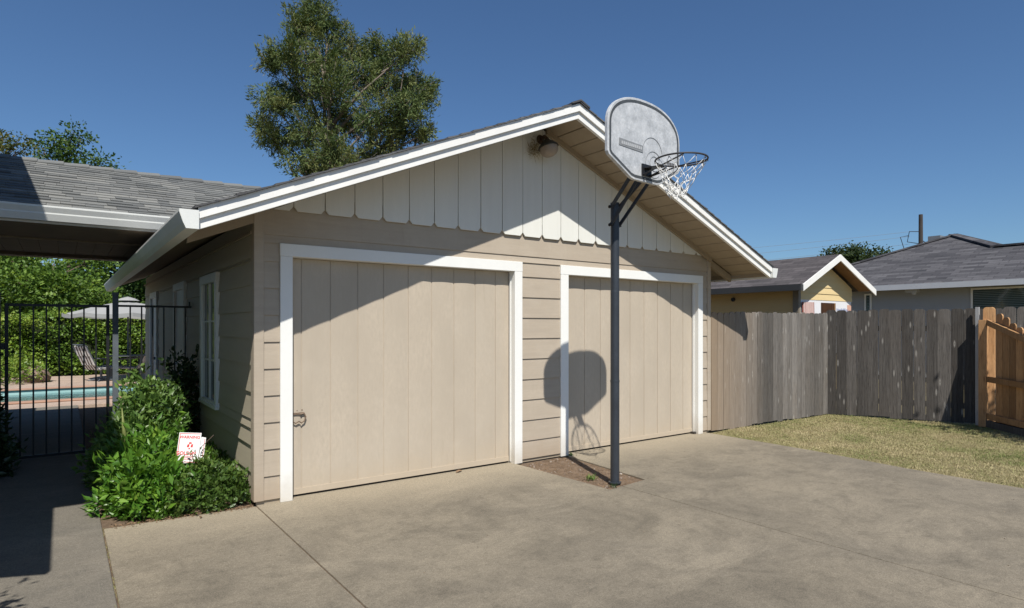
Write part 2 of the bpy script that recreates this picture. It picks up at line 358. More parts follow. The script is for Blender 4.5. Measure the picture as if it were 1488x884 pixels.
b.add(V, [(j*(nx+1)+i, j*(nx+1)+i+1, (j+1)*(nx+1)+i+1, (j+1)*(nx+1)+i) for j in range(ny) for i in range(nx)])
t = NT('pool_water'); t.color((.06, .21, .22)); t.rough(.05); t.b.inputs['Transmission Weight'].default_value = .55; t.b.inputs['IOR'].default_value = 1.33; t.bump(t.noise(5, 3), .5, .03)
struct(b.build('pool_water', t.m, smooth=True))
# ground beyond the pool, and the ground beyond the fences
slab('back_garden', [(-60, 18.62), (60, 18.62), (60, 60), (-60, 60)], M['earth'], -.02, .1, 0)

# ================================================================ GARAGE
W = 6.334; RU = 3.16; SL = .4165; EL = -.555; ER = 6.875; DEPTH = 8.7; OV = .66
def zt(u): return 2.424 + SL*((u-EL) if u <= RU else (ER-u))
gar = thing('garage', 'beige double garage with white trim, two panel doors and scalloped white gable', 'garage', (RU, 4.3, 0))
# --- lapped siding ------------------------------------------------
def laps(mb, O, A, N, rows, spans, lip=.017, back=.004, zcap=None):
    """O origin, A along, N outward; rows list of z edges; spans(z0,z1)->[(a0,a1),...]"""
    O = Vector(O); A = Vector(A); N = Vector(N)
    for k in range(len(rows)-1):
        z0, z1 = rows[k], rows[k+1]
        for sp in spans(z0, z1):
            a0, a1 = sp[0], sp[1]; b0, b1 = (sp[2], sp[3]) if len(sp) == 4 else (a0, a1)
            P = lambda a, n, z: O + A*a + N*n + Vector((0, 0, z))
            zb = z0-.012
            mb.hexa([P(a0, lip, zb), P(a1, lip, zb), P(a1, 0, zb), P(a0, 0, zb), P(b0, back, z1), P(b1, back, z1), P(b1, 0, z1), P(b0, 0, z1)], random.random())
rows = [.02+.235*k for k in range(12)]
rows = [z for z in rows if z < 2.60]
def front_spans(z0, z1):
    if z0 > 2.28: return [(.062, 6.272)]
    out = [(.062, .196), (2.873, 3.448), (6.157, 6.272)]
    return out
fr = MB()
rr = [.05] + rows[1:]
# the row that the casing tops cut through is split at 2.285
def split_rows(r, z):
    r = sorted(set(r + [z])); return r
lower = [z for z in rr if z < 2.28] + [2.288]
laps(fr, (0, 0, 0), (1, 0, 0), (0, -1, 0), lower, lambda a, b_: [(.062, .196), (2.873, 3.448), (6.157, 6.272)])
laps(fr, (0, 0, 0), (1, 0, 0), (0, -1, 0), [2.297, 2.37, 2.72], lambda a, b_: [(.062, 6.272)])
fr.build('front_siding', M['beige'], gar)
# wall core behind the siding, open at the two doors
core = MB()
core.box((0.0, .001, .0), (.30, .12, 2.6)); core.box((2.77, .001, 0), (3.56, .12, 2.6)); core.box((6.055, .001, 0), (W, .12, 2.6))
core.box((.301, .001, 2.18), (2.769, .12, 2.6)); core.box((3.561, .001, 2.18), (6.054, .12, 2.6))
core.prism([(0, .002, 2.601), (W, .002, 2.601), (W, .002, zt(W)-.14), (RU, .002, zt(RU)-.14), (0, .002, zt(0)-.14)], (0, .12, 0))
core.box((0.001, .121, 0), (.10, DEPTH-.001, 2.52)); core.box((W-.10, .121, 0), (W-.001, DEPTH-.001, 2.52))
core.prism([(0.002, DEPTH, 0), (W-.002, DEPTH, 0), (W-.002, DEPTH, zt(W)-.14), (RU, DEPTH, zt(RU)-.14), (0.002, DEPTH, zt(0)-.14)], (0, -.1, 0))
core.build('wall', M['beige_side_lift'], gar)
b = MB(); b.box((.0, .01, -.1), (.30, .1, .03)); b.box((2.77, .01, -.1), (3.56, .1, .03)); b.box((6.0, .01, -.1), (W-.01, .1, .03)); b.box((.3, .10, -.1), (6.1, .3, .012)); b.build('foundation', M['gap'], gar)
# --- corner boards
for a, c in (((-.022, -.024, .035), (.060, .0, 2.585)), ((6.274, -.024, .03), (6.352, .0, 2.585))):
    b = MB(); b.box(a, c); b.build('corner_board', M['beige'], gar, bevel=.003)
b = MB(); b.box((-.0225, .001, .035), (0, .09, 2.50)); b.build('corner_board', M['beige'], gar, bevel=.003)
# --- gable boards with clipped lower corners
gb = MB(); pitch = .2845; u = .311 - pitch*1
def gz(u): return zt(u)-.125
k = 0
while u < 6.30:
    a = max(u+.0025, .03); c = min(u+pitch-.0025, 6.31); zb = 2.585; rn = random.random()
    r_ = .034
    if c-a > .12:
        lo = EL+(zb+.127-2.424)/SL; hi = 2*RU-lo
        if a < lo: pts = [(lo, zb-.004), (c-r_, zb-.004), (c-.002, zb+r_), (c, gz(c))]
        elif c > hi: pts = [(a+r_, zb-.004), (hi, zb-.004), (a, gz(a)), (a+.002, zb+r_)]
        else:
            pts = [(a+r_, zb-.004), (c-r_, zb-.004), (c-.003, zb+r_), (c, gz(c))]
            if a < RU < c: pts.append((RU, gz(RU)))
            pts += [(a, gz(a)), (a+.003, zb+r_)]
        vv = -.042+random.uniform(-.002, .002)
        gb.prism([(x, vv+.006, z) for x, z in pts], (0, .016, 0), rn)
    u += pitch; k += 1
gb.build('gable_siding', M['white_gable'], gar, bevel=.0025)
b = MB(); b.prism([(.55, -.019, 2.735), (5.77, -.019, 2.735), (RU, -.019, gz(RU))], (0, .015, 0)); b.build('gable_backing', M['white_gable'], gar)
# --- garage doors
def gdoor(u0, u1, ztop, grooves, handle=None):
    d = MB(); edges = [u0] + grooves + [u1]
    for i in range(len(edges)-1):
        a = edges[i] + (.006 if i else 0); c = edges[i+1] - (.006 if i < len(edges)-2 else 0)
        n = 6
        for j in range(n):                     # each board is slightly cupped
            s0 = j/n; s1 = (j+1)/n; f = lambda s: .082 - .004*math.sin(math.pi*s)
            x0 = a+(c-a)*s0; x1 = a+(c-a)*s1
            d.hexa([(x0, f(s0), .035), (x1, f(s1), .035), (x1, .10, .035), (x0, .10, .035), (x0, f(s0), ztop), (x1, f(s1), ztop), (x1, .10, ztop), (x0, .10, ztop)], random.random())
    d.box((u0, .088, .03), (u1, .12, ztop+.02))
    d.box((u0+.004, .072, .022), (u1-.004, .081, .075))     # bottom rail strip
    o = d.build('garage_door', M['door'], gar)
    return o
d1 = gdoor(.306, 2.758, 2.17, [.414+.2695*i for i in range(9)])
d2 = gdoor(3.571, 6.046, 2.17, [3.655+.2735*i for i in range(9)])
# handle on the left door: bent loop below a small plate
b = MB(); hz = .755; hx = .385
pts = [(hx-.052, .066, hz), (hx-.06, .058, hz-.03), (hx-.05, .056, hz-.07), (hx-.03, .056, hz-.082), (hx, .056, hz-.066), (hx+.022, .056, hz-.082), (hx+.048, .056, hz-.066), (hx+.062, .058, hz-.03), (hx+.05, .062, hz+.004), (hx+.012, .066, hz-.004)]
b.tube(pts, .0065, 8); b.box((hx-.05, .064, hz-.004), (hx+.05, .078, hz+.012)); b.tube([(hx-.01, .077, hz+.03), (hx-.01, .082, hz+.03)], .005); b.tube([(hx+.035, .077, hz+.035), (hx+.035, .082, hz+.035)], .005)
b.build('door_handle', paint('rusty_painted_metal', (.22, .155, .11), .6, .4, scale=30), d1)
# casings and jambs
def casing(u0, u1, i0, i1, ztop, zin):
    c = MB()
    c.box((u0, -.030, -.0), (i0, .0, zin-.001)); c.box((i1, -.030, .0), (u1, .0, zin-.001)); c.box((u0-.002, -.031, zin), (u1+.002, .0, ztop))
    o = c.build('door_casing', M['white'], gar, bevel=.003)
    j = MB(); j.box((i0-.02, .0005, .0), (i0, .12, zin+.02)); j.box((i1, .0005, 0), (i1+.02, .12, zin+.02)); j.box((i0+.0005, .0005, zin), (i1-.0005, .12, zin+.02))
    j.box((i1-.009, .045, .02), (i1-.0005, .068, zin-.002)); j.box((i0+.0005, .045, .02), (i0+.004, .068, zin-.002))
    j.build('door_jamb', M['white'], gar)
casing(.197, 2.872, .304, 2.765, 2.287, 2.176)
casing(3.449, 6.156, 3.569, 6.052, 2.287, 2.176)
# --- side wall: siding, window, two doors
ops = [(1.50, 2.44, .67, 2.14), (3.64, 4.62, 0, 2.17), (6.62, 7.60, 0, 2.17)]
sm = MB()
def side_spans(z0, z1):
    zm = (z0+z1)/2; segs = [(.092, DEPTH)]
    for a, c, za, zb in ops:
        if za < zm < zb:
            ns = []
            for s in segs:
                if s[0] < a and s[1] > c: ns += [(s[0], a), (c, s[1])]
                else: ns.append(s)
            segs = ns
    return segs
srows = sorted(set([.05+.235*k for k in range(10)] + [.67, 2.14, 2.17, 2.41]))
srows = [z for i, z in enumerate(srows) if z in (.67, 2.14, 2.17, 2.41) or all(abs(z-q) > .05 for q in (.67, 2.14, 2.17, 2.41))]
laps(sm, (0, 0, 0), (0, 1, 0), (-1, 0, 0), srows, side_spans, .019, .003)
sm.build('side_siding', M['beige_side_lift'], gar)
b = MB(); b.box((-.035, .05, 2.36), (-.016, DEPTH, 2.385)); b.build('frieze_strip', M['soffit'], gar)
def sidewin(v0, v1, z0, z1, door=False):
    f = MB(); w = .095
    f.box((-.045, v0, z0), (0, v0+w, z1)); f.box((-.045, v1-w, z0), (0, v1, z1)); f.box((-.047, v0-.003, z1-w), (0, v1+.003, z1+.004))
    if not door:
        f.box((-.055, v0-.02, z0-.012), (0, v1+.02, z0+.03)); f.box((-.041, v0+w, z0+.03), (-.001, v1-w, z0+.06))
    o = f.build('window' if not door else 'side_door', M['white'], gar, bevel=.003)
    g = MB()
    if door:
        g.box((-.012, v0+w, .03), (-.0005, v1-w, z1-w)); 
        for k in range(3): g.box((-.017, v0+w+.10, .2+.62*k), (-.0125, v1-w-.10, .2+.62*k+.5))
        g.build('door_leaf', M['white_trim'], o)
        g = MB(); g.lathe((-.06, v0+w+.06, 1.0), [(0, -.02), (.028, -.015), (.03, 0), (.02, .02), (.01, .045)], 12, (1, 0, 0)); g.build('door_knob', M['iron_grey'], o)
    else:
        g.box((-.010, v0+w, z0+.06), (-.006, v1-w, z1-w)); g.build('pane', M['glass'], o)
        s = MB(); mid = (v0+v1)/2
        s.box((-.028, mid-.022, z0+.06), (-.0105, mid+.022, z1-w-.001))
        for e0, e1 in ((v0+w, v0+w+.035), (v1-w-.035, v1-w)): s.box((-.026, e0+.0005, z0+.061), (-.0105, e1-.0005, z1-w-.001))
        s.build('sash', M['white_trim'], o)
        for zz in (z0+.5, z0+.93):
            for e0, e1 in ((v0+w+.036, mid-.023), (mid+.023, v1-w-.036)): s = MB(); s.box((-.022, e0, zz-.009), (-.0104, e1, zz+.009)); s.build('muntin', M['white_trim'], o)
sidewin(1.50, 2.44, .68, 2.13); sidewin(3.64, 4.62, .0, 2.16, True); sidewin(6.62, 7.60, .0, 2.16, True)
# --- roof: deck, soffit boards, shingles
VB = DEPTH+.5
def RP(side, s, v, n):     # side -1 left / +1 right, s = horizontal run from the ridge, n = height below roof line zt
    return (RU - s if side < 0 else RU + s, v, zt(RU-s) - n)
HALF = RU-EL
for side in (-1, 1):
    dk = MB()
    def sl(s0, s1, v0, v1, n0, n1, mbx, rn=0.):
        mbx.hexa([RP(side, s0, v0, n1), RP(side, s1, v0, n1), RP(side, s1, v1, n1), RP(side, s0, v1, n1), RP(side, s0, v0, n0), RP(side, s1, v0, n0), RP(side, s1, v1, n0), RP(side, s0, v1, n0)], rn)
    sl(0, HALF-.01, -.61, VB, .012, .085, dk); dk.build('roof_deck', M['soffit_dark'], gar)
    sb = MB(); s = .0
    while s < HALF-.03:
        e = min(s+.195, HALF-.02); dn = random.uniform(0, .003)
        sl(s+.004, e-.004, -.612, -.045, .087, .103+dn, sb, random.random()); s += .2
    sb.build('soffit', M['soffit'], gar)
    eb = MB(); v = .0
    while v < VB-.05:                          # underside of the eaves beyond the walls, boards across
        sl(HALF-.60, HALF-.02, v+.004, min(v+.2, VB)-.004, .087, .104, eb, random.random()); v += .2
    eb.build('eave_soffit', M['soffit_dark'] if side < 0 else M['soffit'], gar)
    # rake fascia (main board) and the proud upper trim board
    f = MB()
    sl(0, HALF, -.65, -.613, .012, .166, f); f.build('rake_board', M['white_trim'], gar, bevel=.002)
    f = MB()
    sl(0, HALF+.004, -.674, -.651, .006, .090, f); f.build('rake_trim', M['white_trim'], gar, bevel=.002)
    fd = MB(); sl(HALF-.018, HALF, -.612, VB, .02, .15, fd)
    fd.build('eave_board', M['soffit'], gar)
    lk = MB(); sl(HALF-.56, HALF-.02, -.02, .03, .104, .20, lk); lk.build('lookout', M['soffit'], gar)
    if side > 0:
        fz = MB(); sl(.04, HALF-.56, -.075, -.043, .104, .165, fz); fz.build('frieze_board', M['soffit'], gar)
    # shingle courses: thin overlapping slabs with a ragged rake edge
    sh = MB(); s1 = HALF+.03; k = 0; first = True
    nc = int(HALF/.14)+1
    for k in range(nc+1):
        a = max(HALF+.03-.14*(k+1), 0); e = HALF+.03-.14*k
        if e <= 0: break
        fr_ = a/HALF
        ov = (.008+.016*min(1, max(0, (fr_-.1)))) if side < 0 else .014
        v0 = -.674-ov-random.uniform(0, .008)
        th = .012+random.uniform(0, .006)
        sh.hexa([RP(side, a-.02 if a > 0 else 0, v0, .006), RP(side, e, v0, .005), RP(side, e, VB+.03, .005), RP(side, a-.02 if a > 0 else 0, VB+.03, .006),
                 RP(side, a-.02 if a > 0 else 0, v0, -.002), RP(side, e, v0, -th), RP(side, e, VB+.03, -th), RP(side, a-.02 if a > 0 else 0, VB+.03, -.002)], random.random())
    rf = sh.build('roof', M['shingle'], gar)
cap = MB(); v = VB; z0 = zt(RU)+.010
while v > -.60:
    w = .13; v1 = max(v-.17, -.70); r0 = random.uniform(0, .003)
    for sgn in (-1, 1):
        cap.hexa([(RU, v1, z0), (RU+sgn*w, v1, z0-w*SL), (RU+sgn*w, v, z0-w*SL), (RU, v, z0),
                  (RU, v1, z0+.020+r0), (RU+sgn*w, v1, z0-w*SL+.018+r0), (RU+sgn*w, v, z0-w*SL+.004), (RU, v, z0+.005)], random.random())
    v -= .15
cap.build('ridge_cap', M['shingle'], gar)
# --- gutters (K profile) with closed white ends
def gutter(side, v0, v1):
    g = MB(); u0 = (EL-.002) if side < 0 else (ER+.002); s = side; zt0 = 2.392; zb = 2.256
    prof = [(0, zt0), (0, zb), (.085, zb), (.105, zb+.045), (.128, zt0-.018), (.128, zt0), (.120, zt0), (.120, zt0-.014), (.098, zb+.047), (.080, zb+.006), (.006, zb+.006), (.006, zt0)]
    g.prism([(u0+s*a, v0+.004, z) for a, z in prof], (0, v1-v0-.008, 0))
    for vv in (v0, v1-.004): g.prism([(u0+s*a, vv, z) for a, z in [(0, zt0), (0, zb), (.085, zb), (.105, zb+.045), (.128, zt0)]], (0, .004, 0))
    return g.build('gutter', M['gutter'], gar)
gutter(-1, -.69, VB-.1); gutter(1, -.69, VB-.1)

# ================================================================ FLOODLIGHT under the apex
fl = thing('floodlight', 'round tan floodlight with a dark hood under the garage gable peak', 'lamp', (3.13, -.05, 3.72))
b = MB(); b.lathe((3.12, -.043, 3.72), [(0, .02), (.045, .018), (.055, 0)], 20, (0, -1, 0)); b.tube([(3.12, -.06, 3.72), (3.12, -.12, 3.735), (3.12, -.165, 3.70), (3.118, -.185, 3.66)], .022, 10)
b.build('bracket', paint('brown_lamp_metal', (.10, .065, .045), .6, .3), fl, smooth=True)
ax = Vector((-.12, .25, 1)).normalized()
b = MB(); b.lathe((3.115, -.20, 3.585), [(.115, -.002), (.119, .006), (.108, .028), (.075, .06), (.045, .082), (.035, .10), (.0, .105)], 32, ax); b.build('hood', paint('dark_green_hood', (.05, .052, .045), .5, .3), fl, smooth=True)
b = MB(); b.lathe((3.115, -.20, 3.585), [(.108, 0), (.106, -.03), (.092, -.062), (.066, -.086), (.035, -.098), (0, -.101)], 32, ax); b.build('lens', paint('dusty_lamp_glass', (.33, .27, .215), .4, .1), fl, smooth=True)
g = np.random.default_rng(3); n = 260
C = np.array([3.00, -.085, 3.59])+g.normal(size=(n, 3))*np.array([.035, .02, .045])
o = leaves('bird_nest', C, g.normal(size=(n, 3)), g.uniform(.03, .09, n), .004, M['straw'], seed=4); tag(o, 'small ragged straw nest beside the floodlight in the white gable', 'nest')

# ================================================================ BREEZEWAY between garage and house
br = thing('breezeway', 'low shingled breezeway roof joining the house and the garage over the gate', 'breezeway', (-1.5, 4.6, 0))
BV0 = 2.42; BVR = 4.62; BZ0 = 2.81; BS = .42; BU0 = -3.6; BE = -.02; BVB = 6.82
bz = lambda v: BZ0 + BS*(v-BV0)
shm = MB()
M['shingle_x'] = NT('pale_grey_shingles').m
t = NT('pale_grey_shingle_tabs'); a = t.attr(); gr = t.noise(300, 2, .7); n1 = t.noise(2.3, 4, .6)
c = t.ramp(a, [(0, (.125, .13, .13)), (.3, (.17, .175, .17)), (.7, (.20, .203, .195)), (1, (.245, .245, .23))])
c = t.mix(.45, c, t.ramp(gr, [(.3, .35), (.7, 1.5)]), 'MULTIPLY'); c = t.mix(t.ramp(n1, [(.5, 0.), (.7, .35)]), c, (.13, .13, .13))
t.color(c); t.rough(.95); t.spec(.15); t.bump(gr, .6, .004); M['tabs'] = t.m
s = -.03; kk = 0
Ls = math.hypot(1, BS)
while s < (BVR-BV0):
    e = .118
    def BP(uu, sv, n): return (uu, BV0+sv - n*BS/Ls, bz(BV0+sv)+n/Ls)
    uu = BU0-random.uniform(0, .3); uend = EL-.10
    while uu < 2.8:
        w = random.choice([.12, .17, .22, .3, .34]); thk = random.choice([.007, .010, .015]); ds = random.uniform(-.004, .004)
        u1 = uu+w-.003
        # to the right the courses die into the garage roof
        if zt(min(uu, RU)) < bz(BV0+s)+.02 or uu < EL-.02:
            lim = EL+ (bz(BV0+s)+.05-2.424)/SL if bz(BV0+s)+.05 > 2.424 else EL-.02
            u1c = min(u1, lim)
            if u1c > uu+.01:
                p = [BP(uu, s+ds, .002), BP(u1c, s+ds, .002), BP(u1c, s+e+.02, .0), BP(uu, s+e+.02, .0), BP(uu, s+ds, thk+.006), BP(u1c, s+ds, thk+.006), BP(u1c, s+e+.02, .003), BP(uu, s+e+.02, .003)]
                shm.hexa(p, random.random())
        uu += w
    s += e; kk += 1
shm.build('roof', M['tabs'], br)
# rear slope and boarding under the shingles
b = MB(); zr = bz(BVR); UR = EL+(zr-2.424)/SL+.05; UF = EL+(BZ0-2.424)/SL+.05
b.hexa([(BU0, BV0, BZ0-.05), (UF, BV0, BZ0-.05), (UR, BVR, zr-.05), (BU0, BVR, zr-.05), (BU0, BV0, BZ0-.004), (UF, BV0, BZ0-.004), (UR, BVR, zr-.004), (BU0, BVR, zr-.004)])
b.hexa([(BU0, BVR, zr-.05), (UR, BVR, zr-.05), (UF, BVB, BZ0-.05), (BU0, BVB, BZ0-.05), (BU0, BVR, zr-.004), (UR, BVR, zr-.004), (UF, BVB, BZ0-.004), (BU0, BVB, BZ0-.004)])
b.build('roof_deck', M['shingle'], br)
b = MB(); uu = BU0
while uu < UR-.2:
    for sg in (-1, 1):
        b.hexa([(uu, BVR, zr+.012), (uu+.3, BVR, zr+.016), (uu+.3, BVR+sg*.13, zr-.13*BS+.016), (uu, BVR+sg*.13, zr-.13*BS+.010), (uu, BVR, zr+.022), (uu+.3, BVR, zr+.040), (uu+.3, BVR+sg*.13, zr-.13*BS+.036), (uu, BVR+sg*.13, zr-.13*BS+.020)], random.random()*.4)
    uu += .28
b.build('ridge_cap', M['tabs'], br)
b = MB()      # gutter + fascia along the front eave
zt0 = BZ0-.015; zb = zt0-.15
prof = [(0, zt0), (0, zb), (.08, zb), (.105, zb+.066), (.105, zb+.080), (.128, zt0-.018), (.128, zt0), (.120, zt0), (.103, zb+.088), (.076, zb+.006), (.006, zb+.006), (.006, zt0)]
b.prism([(BU0, BV0-a, z) for a, z in prof][::-1], (BE-BU0, 0, 0)); b.build('gutter', M['gutter'], br)
b = MB(); b.box((BU0, BV0+.001, zb-.02), (BE, BV0+.02, BZ0-.052)); b.build('fascia', M['white_trim'], br)
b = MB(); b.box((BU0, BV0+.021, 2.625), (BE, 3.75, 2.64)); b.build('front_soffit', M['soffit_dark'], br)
b = MB(); b.box((BU0, 3.751, 2.605), (BE, 3.79, 2.65)); b.build('ceiling_strip', M['soffit'], br)
b = MB(); uu = BU0
while uu < BE:
    b.box((uu+.003, 3.791, 2.63), (min(uu+.2, BE)-.003, 5.70, 2.645)); uu += .2
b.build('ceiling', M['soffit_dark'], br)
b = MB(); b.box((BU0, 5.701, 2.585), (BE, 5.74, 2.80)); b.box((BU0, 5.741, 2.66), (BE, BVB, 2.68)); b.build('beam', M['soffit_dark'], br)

# ================================================================ HOUSE at the left, just out of the picture (throws the shade on walk and roof; walls paled, upper roof flattened for more light)
ho = thing('main_house', 'unseen main house left of the walkway, shaped to shade the path and bounce light', 'house', (-5, 1, 0))
b = MB(); b.box((-6, -2.3, 0), (-2.62, 7.5, 2.3)); b.box((-4.6, -2.28, 2.301), (-2.75, 3.7, 4.95)); b.build('wall', M['plaster'], ho)
b = MB(); b.hexa([(-2.75, -2.36, 2.62), (-2.05, -2.36, 2.25), (-2.05, -.64, 2.25), (-2.75, -.64, 2.62), (-2.75, -2.36, 2.70), (-2.05, -2.36, 2.335), (-2.05, -.64, 2.335), (-2.75, -.64, 2.70)])
b.hexa([(-5.1, -2.50, 4.92), (-2.12, -2.50, 4.92), (-2.12, 3.95, 4.92), (-5.1, 3.95, 4.92), (-5.1, -2.50, 5.0), (-2.12, -2.50, 5.0), (-2.12, 3.95, 5.0), (-5.1, 3.95, 5.0)])
b.box((-6.1, 3.96, 2.31), (-2.4, 7.6, 2.36))
b.build('roof', M['shingle'], ho)

# ================================================================ GATE, POST, RAILING
GV = 3.2
gt = thing('metal_gate', 'tall black iron bar gate across the walkway before the pool', 'gate', (-1.4, GV, 0))
b = MB()
x0, x1 = -1.855, -.915; zt1 = 1.80; zb1 = .085
for xx in (x0, x1): b.box((xx-.016, GV-.016, .03), (xx+.016, GV+.016, zt1+.012))
b.box((x0+.017, GV-.014, zt1-.02), (x1-.017, GV+.014, zt1+.01)); b.box((x0+.017, GV-.014, zb1-.015), (x1-.017, GV+.014, zb1+.015))
b.build('frame', M['iron'], gt, bevel=.002)
nb = 7
for i in range(nb):
    xx = x0 + (x1-x0)*(i+1)/(nb+1); b = MB(); b.box((xx-.008, GV-.008, zb1+.016), (xx+.008, GV+.008, zt1-.021)); b.build('bar', M['iron'], gt)
b = MB(); b.box((x0-.06, GV-.03, 1.30), (x0-.017, GV+.02, 1.37)); b.build('hinge', M['iron'], gt)
b = MB(); b.box((x0-.06, GV-.03, .35), (x0-.017, GV+.02, .42)); b.build('hinge', M['iron'], gt)
b = MB(); b.box((x1+.017, GV-.02, .95), (x1+.045, GV+.02, 1.05)); b.build('latch', M['iron'], gt)
b = MB(); b.box((-1.99, GV-.045, 0), (-1.905, GV+.045, 1.93)); tag(b.build('gate_post', M['iron'], bevel=.003), 'thick black gate post carrying the hinges at the left edge', 'post')
b = MB(); b.box((-.868, GV-.03, 0), (-.808, GV+.03, 1.93)); b.box((-.873, GV-.035, 1.93), (-.803, GV+.035, 1.965)); tag(b.build('gate_post', M['iron_grey'], bevel=.003), 'grey square steel post between the gate and the fixed railing', 'post')
rl = thing('metal_railing', 'short fixed panel of black iron bars between grey post and garage wall', 'railing', (-.4, GV, 0))
b = MB(); b.box((-.806, GV-.014, 1.79), (-.017, GV+.014, 1.815)); b.box((-.05, GV-.014, 1.815), (-.03, GV+.014, 1.87)); b.build('rail', M['iron'], rl); b = MB(); b.box((-.806, GV-.014, .07), (-.017, GV+.014, .10)); b.build('rail', M['iron'], rl)
for i in range(6):
    xx = -.806+.79*(i+1)/6.6; b = MB(); b.box((xx-.008, GV-.008, .101), (xx+.008, GV+.008, 1.789)); b.build('bar', M['iron'], rl)

# ================================================================ BASKETBALL HOOP
PU, PV = 3.081, -1.275
hp = thing('basketball_hoop', 'basketball hoop with weathered grey fan backboard on a dark blue pole', 'basketball hoop', (PU, PV, 0))
b = MB(); b.tube([(PU, PV, -.05), (PU, PV, 1.0), (PU, PV, 1.005), (PU, PV, 1.9), (PU, PV, 1.905), (PU, PV, 2.765)], [.0445, .0445, .0435, .0435, .0425, .0425], 24)
b.tube([(PU, PV, 2.765), (PU, PV, 2.78)], .044, 24); b.tube([(PU, PV, .0), (PU, PV, .012)], .062, 20); b.tube([(PU, PV, 1.0), (PU, PV, 1.02)], .0465, 24)
b.build('pole', M['steel'], hp, smooth=False)
# backboard plane
BC = Vector((3.10, -1.645, 3.30)); bx = Vector((.9962, .0868, 0)); bn = Vector((.0868, -.9962, 0)); up = Vector((0, 0, 1))
def bp(x, z, n=0.): return BC + bx*x + up*z + bn*n
def fan(scale=1., inset=0.):
    w = .555-inset; pts = []
    zs = .07; top = .385-inset
    pts.append((-w, -.185+inset*.3)); 
    pts += [(-w+.02, -.215+inset*.5), (-.22, -.375+inset), (-.17, -.385+inset), (.17, -.385+inset), (.22, -.375+inset), (w-.02, -.215+inset*.5), (w, -.185+inset*.3)]
    n = 24
    pts.append((w, zs-.01))
    for i in range(n+1):
        a = math.pi*i/n; ex = math.copysign(abs(math.cos(a))**.86, math.cos(a)); pts.append((w*ex, zs+(top-zs)*math.sin(a)**.92 if 0 < i < n else zs))
    pts.append((-w, zs-.01))
    return pts
F0 = fan()
t = NT('galvanised_backboard'); n = t.noise(9, 6, .7); n2 = t.noise(45, 5, .75); n3 = t.noise(2.2, 3, .6)
c = t.ramp(n, [(.3, (.36, .375, .39)), (.5, (.50, .515, .53)), (.72, (.66, .67, .68))]); c = t.mix(.5, c, t.ramp(n2, [(.3, .65), (.7, 1.3)]), 'MULTIPLY')
c = t.mix(t.ramp(n3, [(.55, 0.), (.7, .3)]), c, (.62, .63, .64)); t.color(c); t.rough(.6); t.b.inputs['Metallic'].default_value = .15; t.bump(n2, .3, .003); M['board'] = t.m
b = MB(); b.prism([bp(x, z, -.02) for x, z in F0], bn*.035); bb = b.build('backboard', M['board'], hp, bevel=.004)
# painted dark line just inside the rim of the board
b = MB(); Fo = fan(inset=.022); Fi = fan(inset=.046)
for i in range(len(Fo)):
    j = (i+1) % len(Fo); b.quad([bp(*Fo[i], .0175), bp(*Fo[j], .0175), bp(*Fi[j], .0175), bp(*Fi[i], .0175)])
b.build('border_stripe', paint('dark_stripe_paint', (.07, .078, .085), .6, .35, scale=25), bb)
b = MB()  # faded plate with illegible raised marks, slightly crooked
q = [(-.40, -.075), (-.05, -.085), (-.045, -.02), (-.395, -.01)]
b.prism([bp(x, z-.03, .0155) for x, z in q], bn*.004); b.build('name_plate', paint('faded_plate', (.24, .25, .26), .6, .2, scale=30), bb)
b = MB()
for i in range(11):
    x = -.37+.028*i; b.prism([bp(x, -.062-.03, .020), bp(x+.019, -.062-.03, .020), bp(x+.019+.003, -.033-.03, .020), bp(x+.003, -.033-.03, .020)], bn*.002)
b.build('raised_lettering', paint('faded_letters', (.45, .46, .47), .6, .2), bb)
b = MB()
for rad, cx_, cz_ in ((.155, .10, -.10), (.125, .12, -.20), (.07, .13, -.19)):
    pts = [bp(cx_+rad*math.cos(a), cz_+rad*math.sin(a), .0175) for a in [R(d) for d in range(10 if rad > .15 else 40, 190 if rad > .15 else 320, 10)]]
    b.tube(pts, .0022, 4)
b.build('faded_ring', paint('faded_ring_paint', (.25, .26, .27), .7, .2), bb)
b = MB()
for i in range(5): b.prism([bp(.33+.028*i, -.155, .0175), bp(.35+.028*i, -.155, .0175), bp(.35+.028*i, -.13, .0175), bp(.33+.028*i, -.13, .0175)], bn*.001)
b.build('small_lettering', paint('worn_black_letters', (.10, .10, .105), .7, .2), bb)
# arms
for dx, z0, z1, yo in ((-.055, 2.75, 3.02, 0), (.0, 2.56, 3.02, 0), (.055, 2.55, 3.02, 0)):
    pass
arm_pts = [((PU-.050, PV+.0, 2.735), bp(-.16, -.33, -.03)), ((PU-.050, PV, 2.565), bp(-.05, -.34, -.035)), ((PU+.050, PV, 2.55), bp(.13, -.34, -.035)), ((PU+.050, PV, 2.735), bp(.05, -.31, -.03))]
for a, c in arm_pts:
    b = MB(); b.bar(a, c, .012, .036, (0, 1, .3)); b.build('arm', M['steel'], hp)
for zz in (2.735, 2.557):
    b = MB(); b.tube([(PU-.085, PV, zz), (PU+.085, PV, zz)], .009, 8); b.lathe((PU-.08, PV, zz), [(0, 0), (.016, 0), (.016, .012), (0, .012)], 6, (1, 0, 0)); b.build('bolt', M['iron'], hp)
b = MB(); b.bar(bp(-.20, -.30, -.035), bp(.20, -.30, -.035), .03, .05); b.build('mounting_bar', M['steel'], hp)
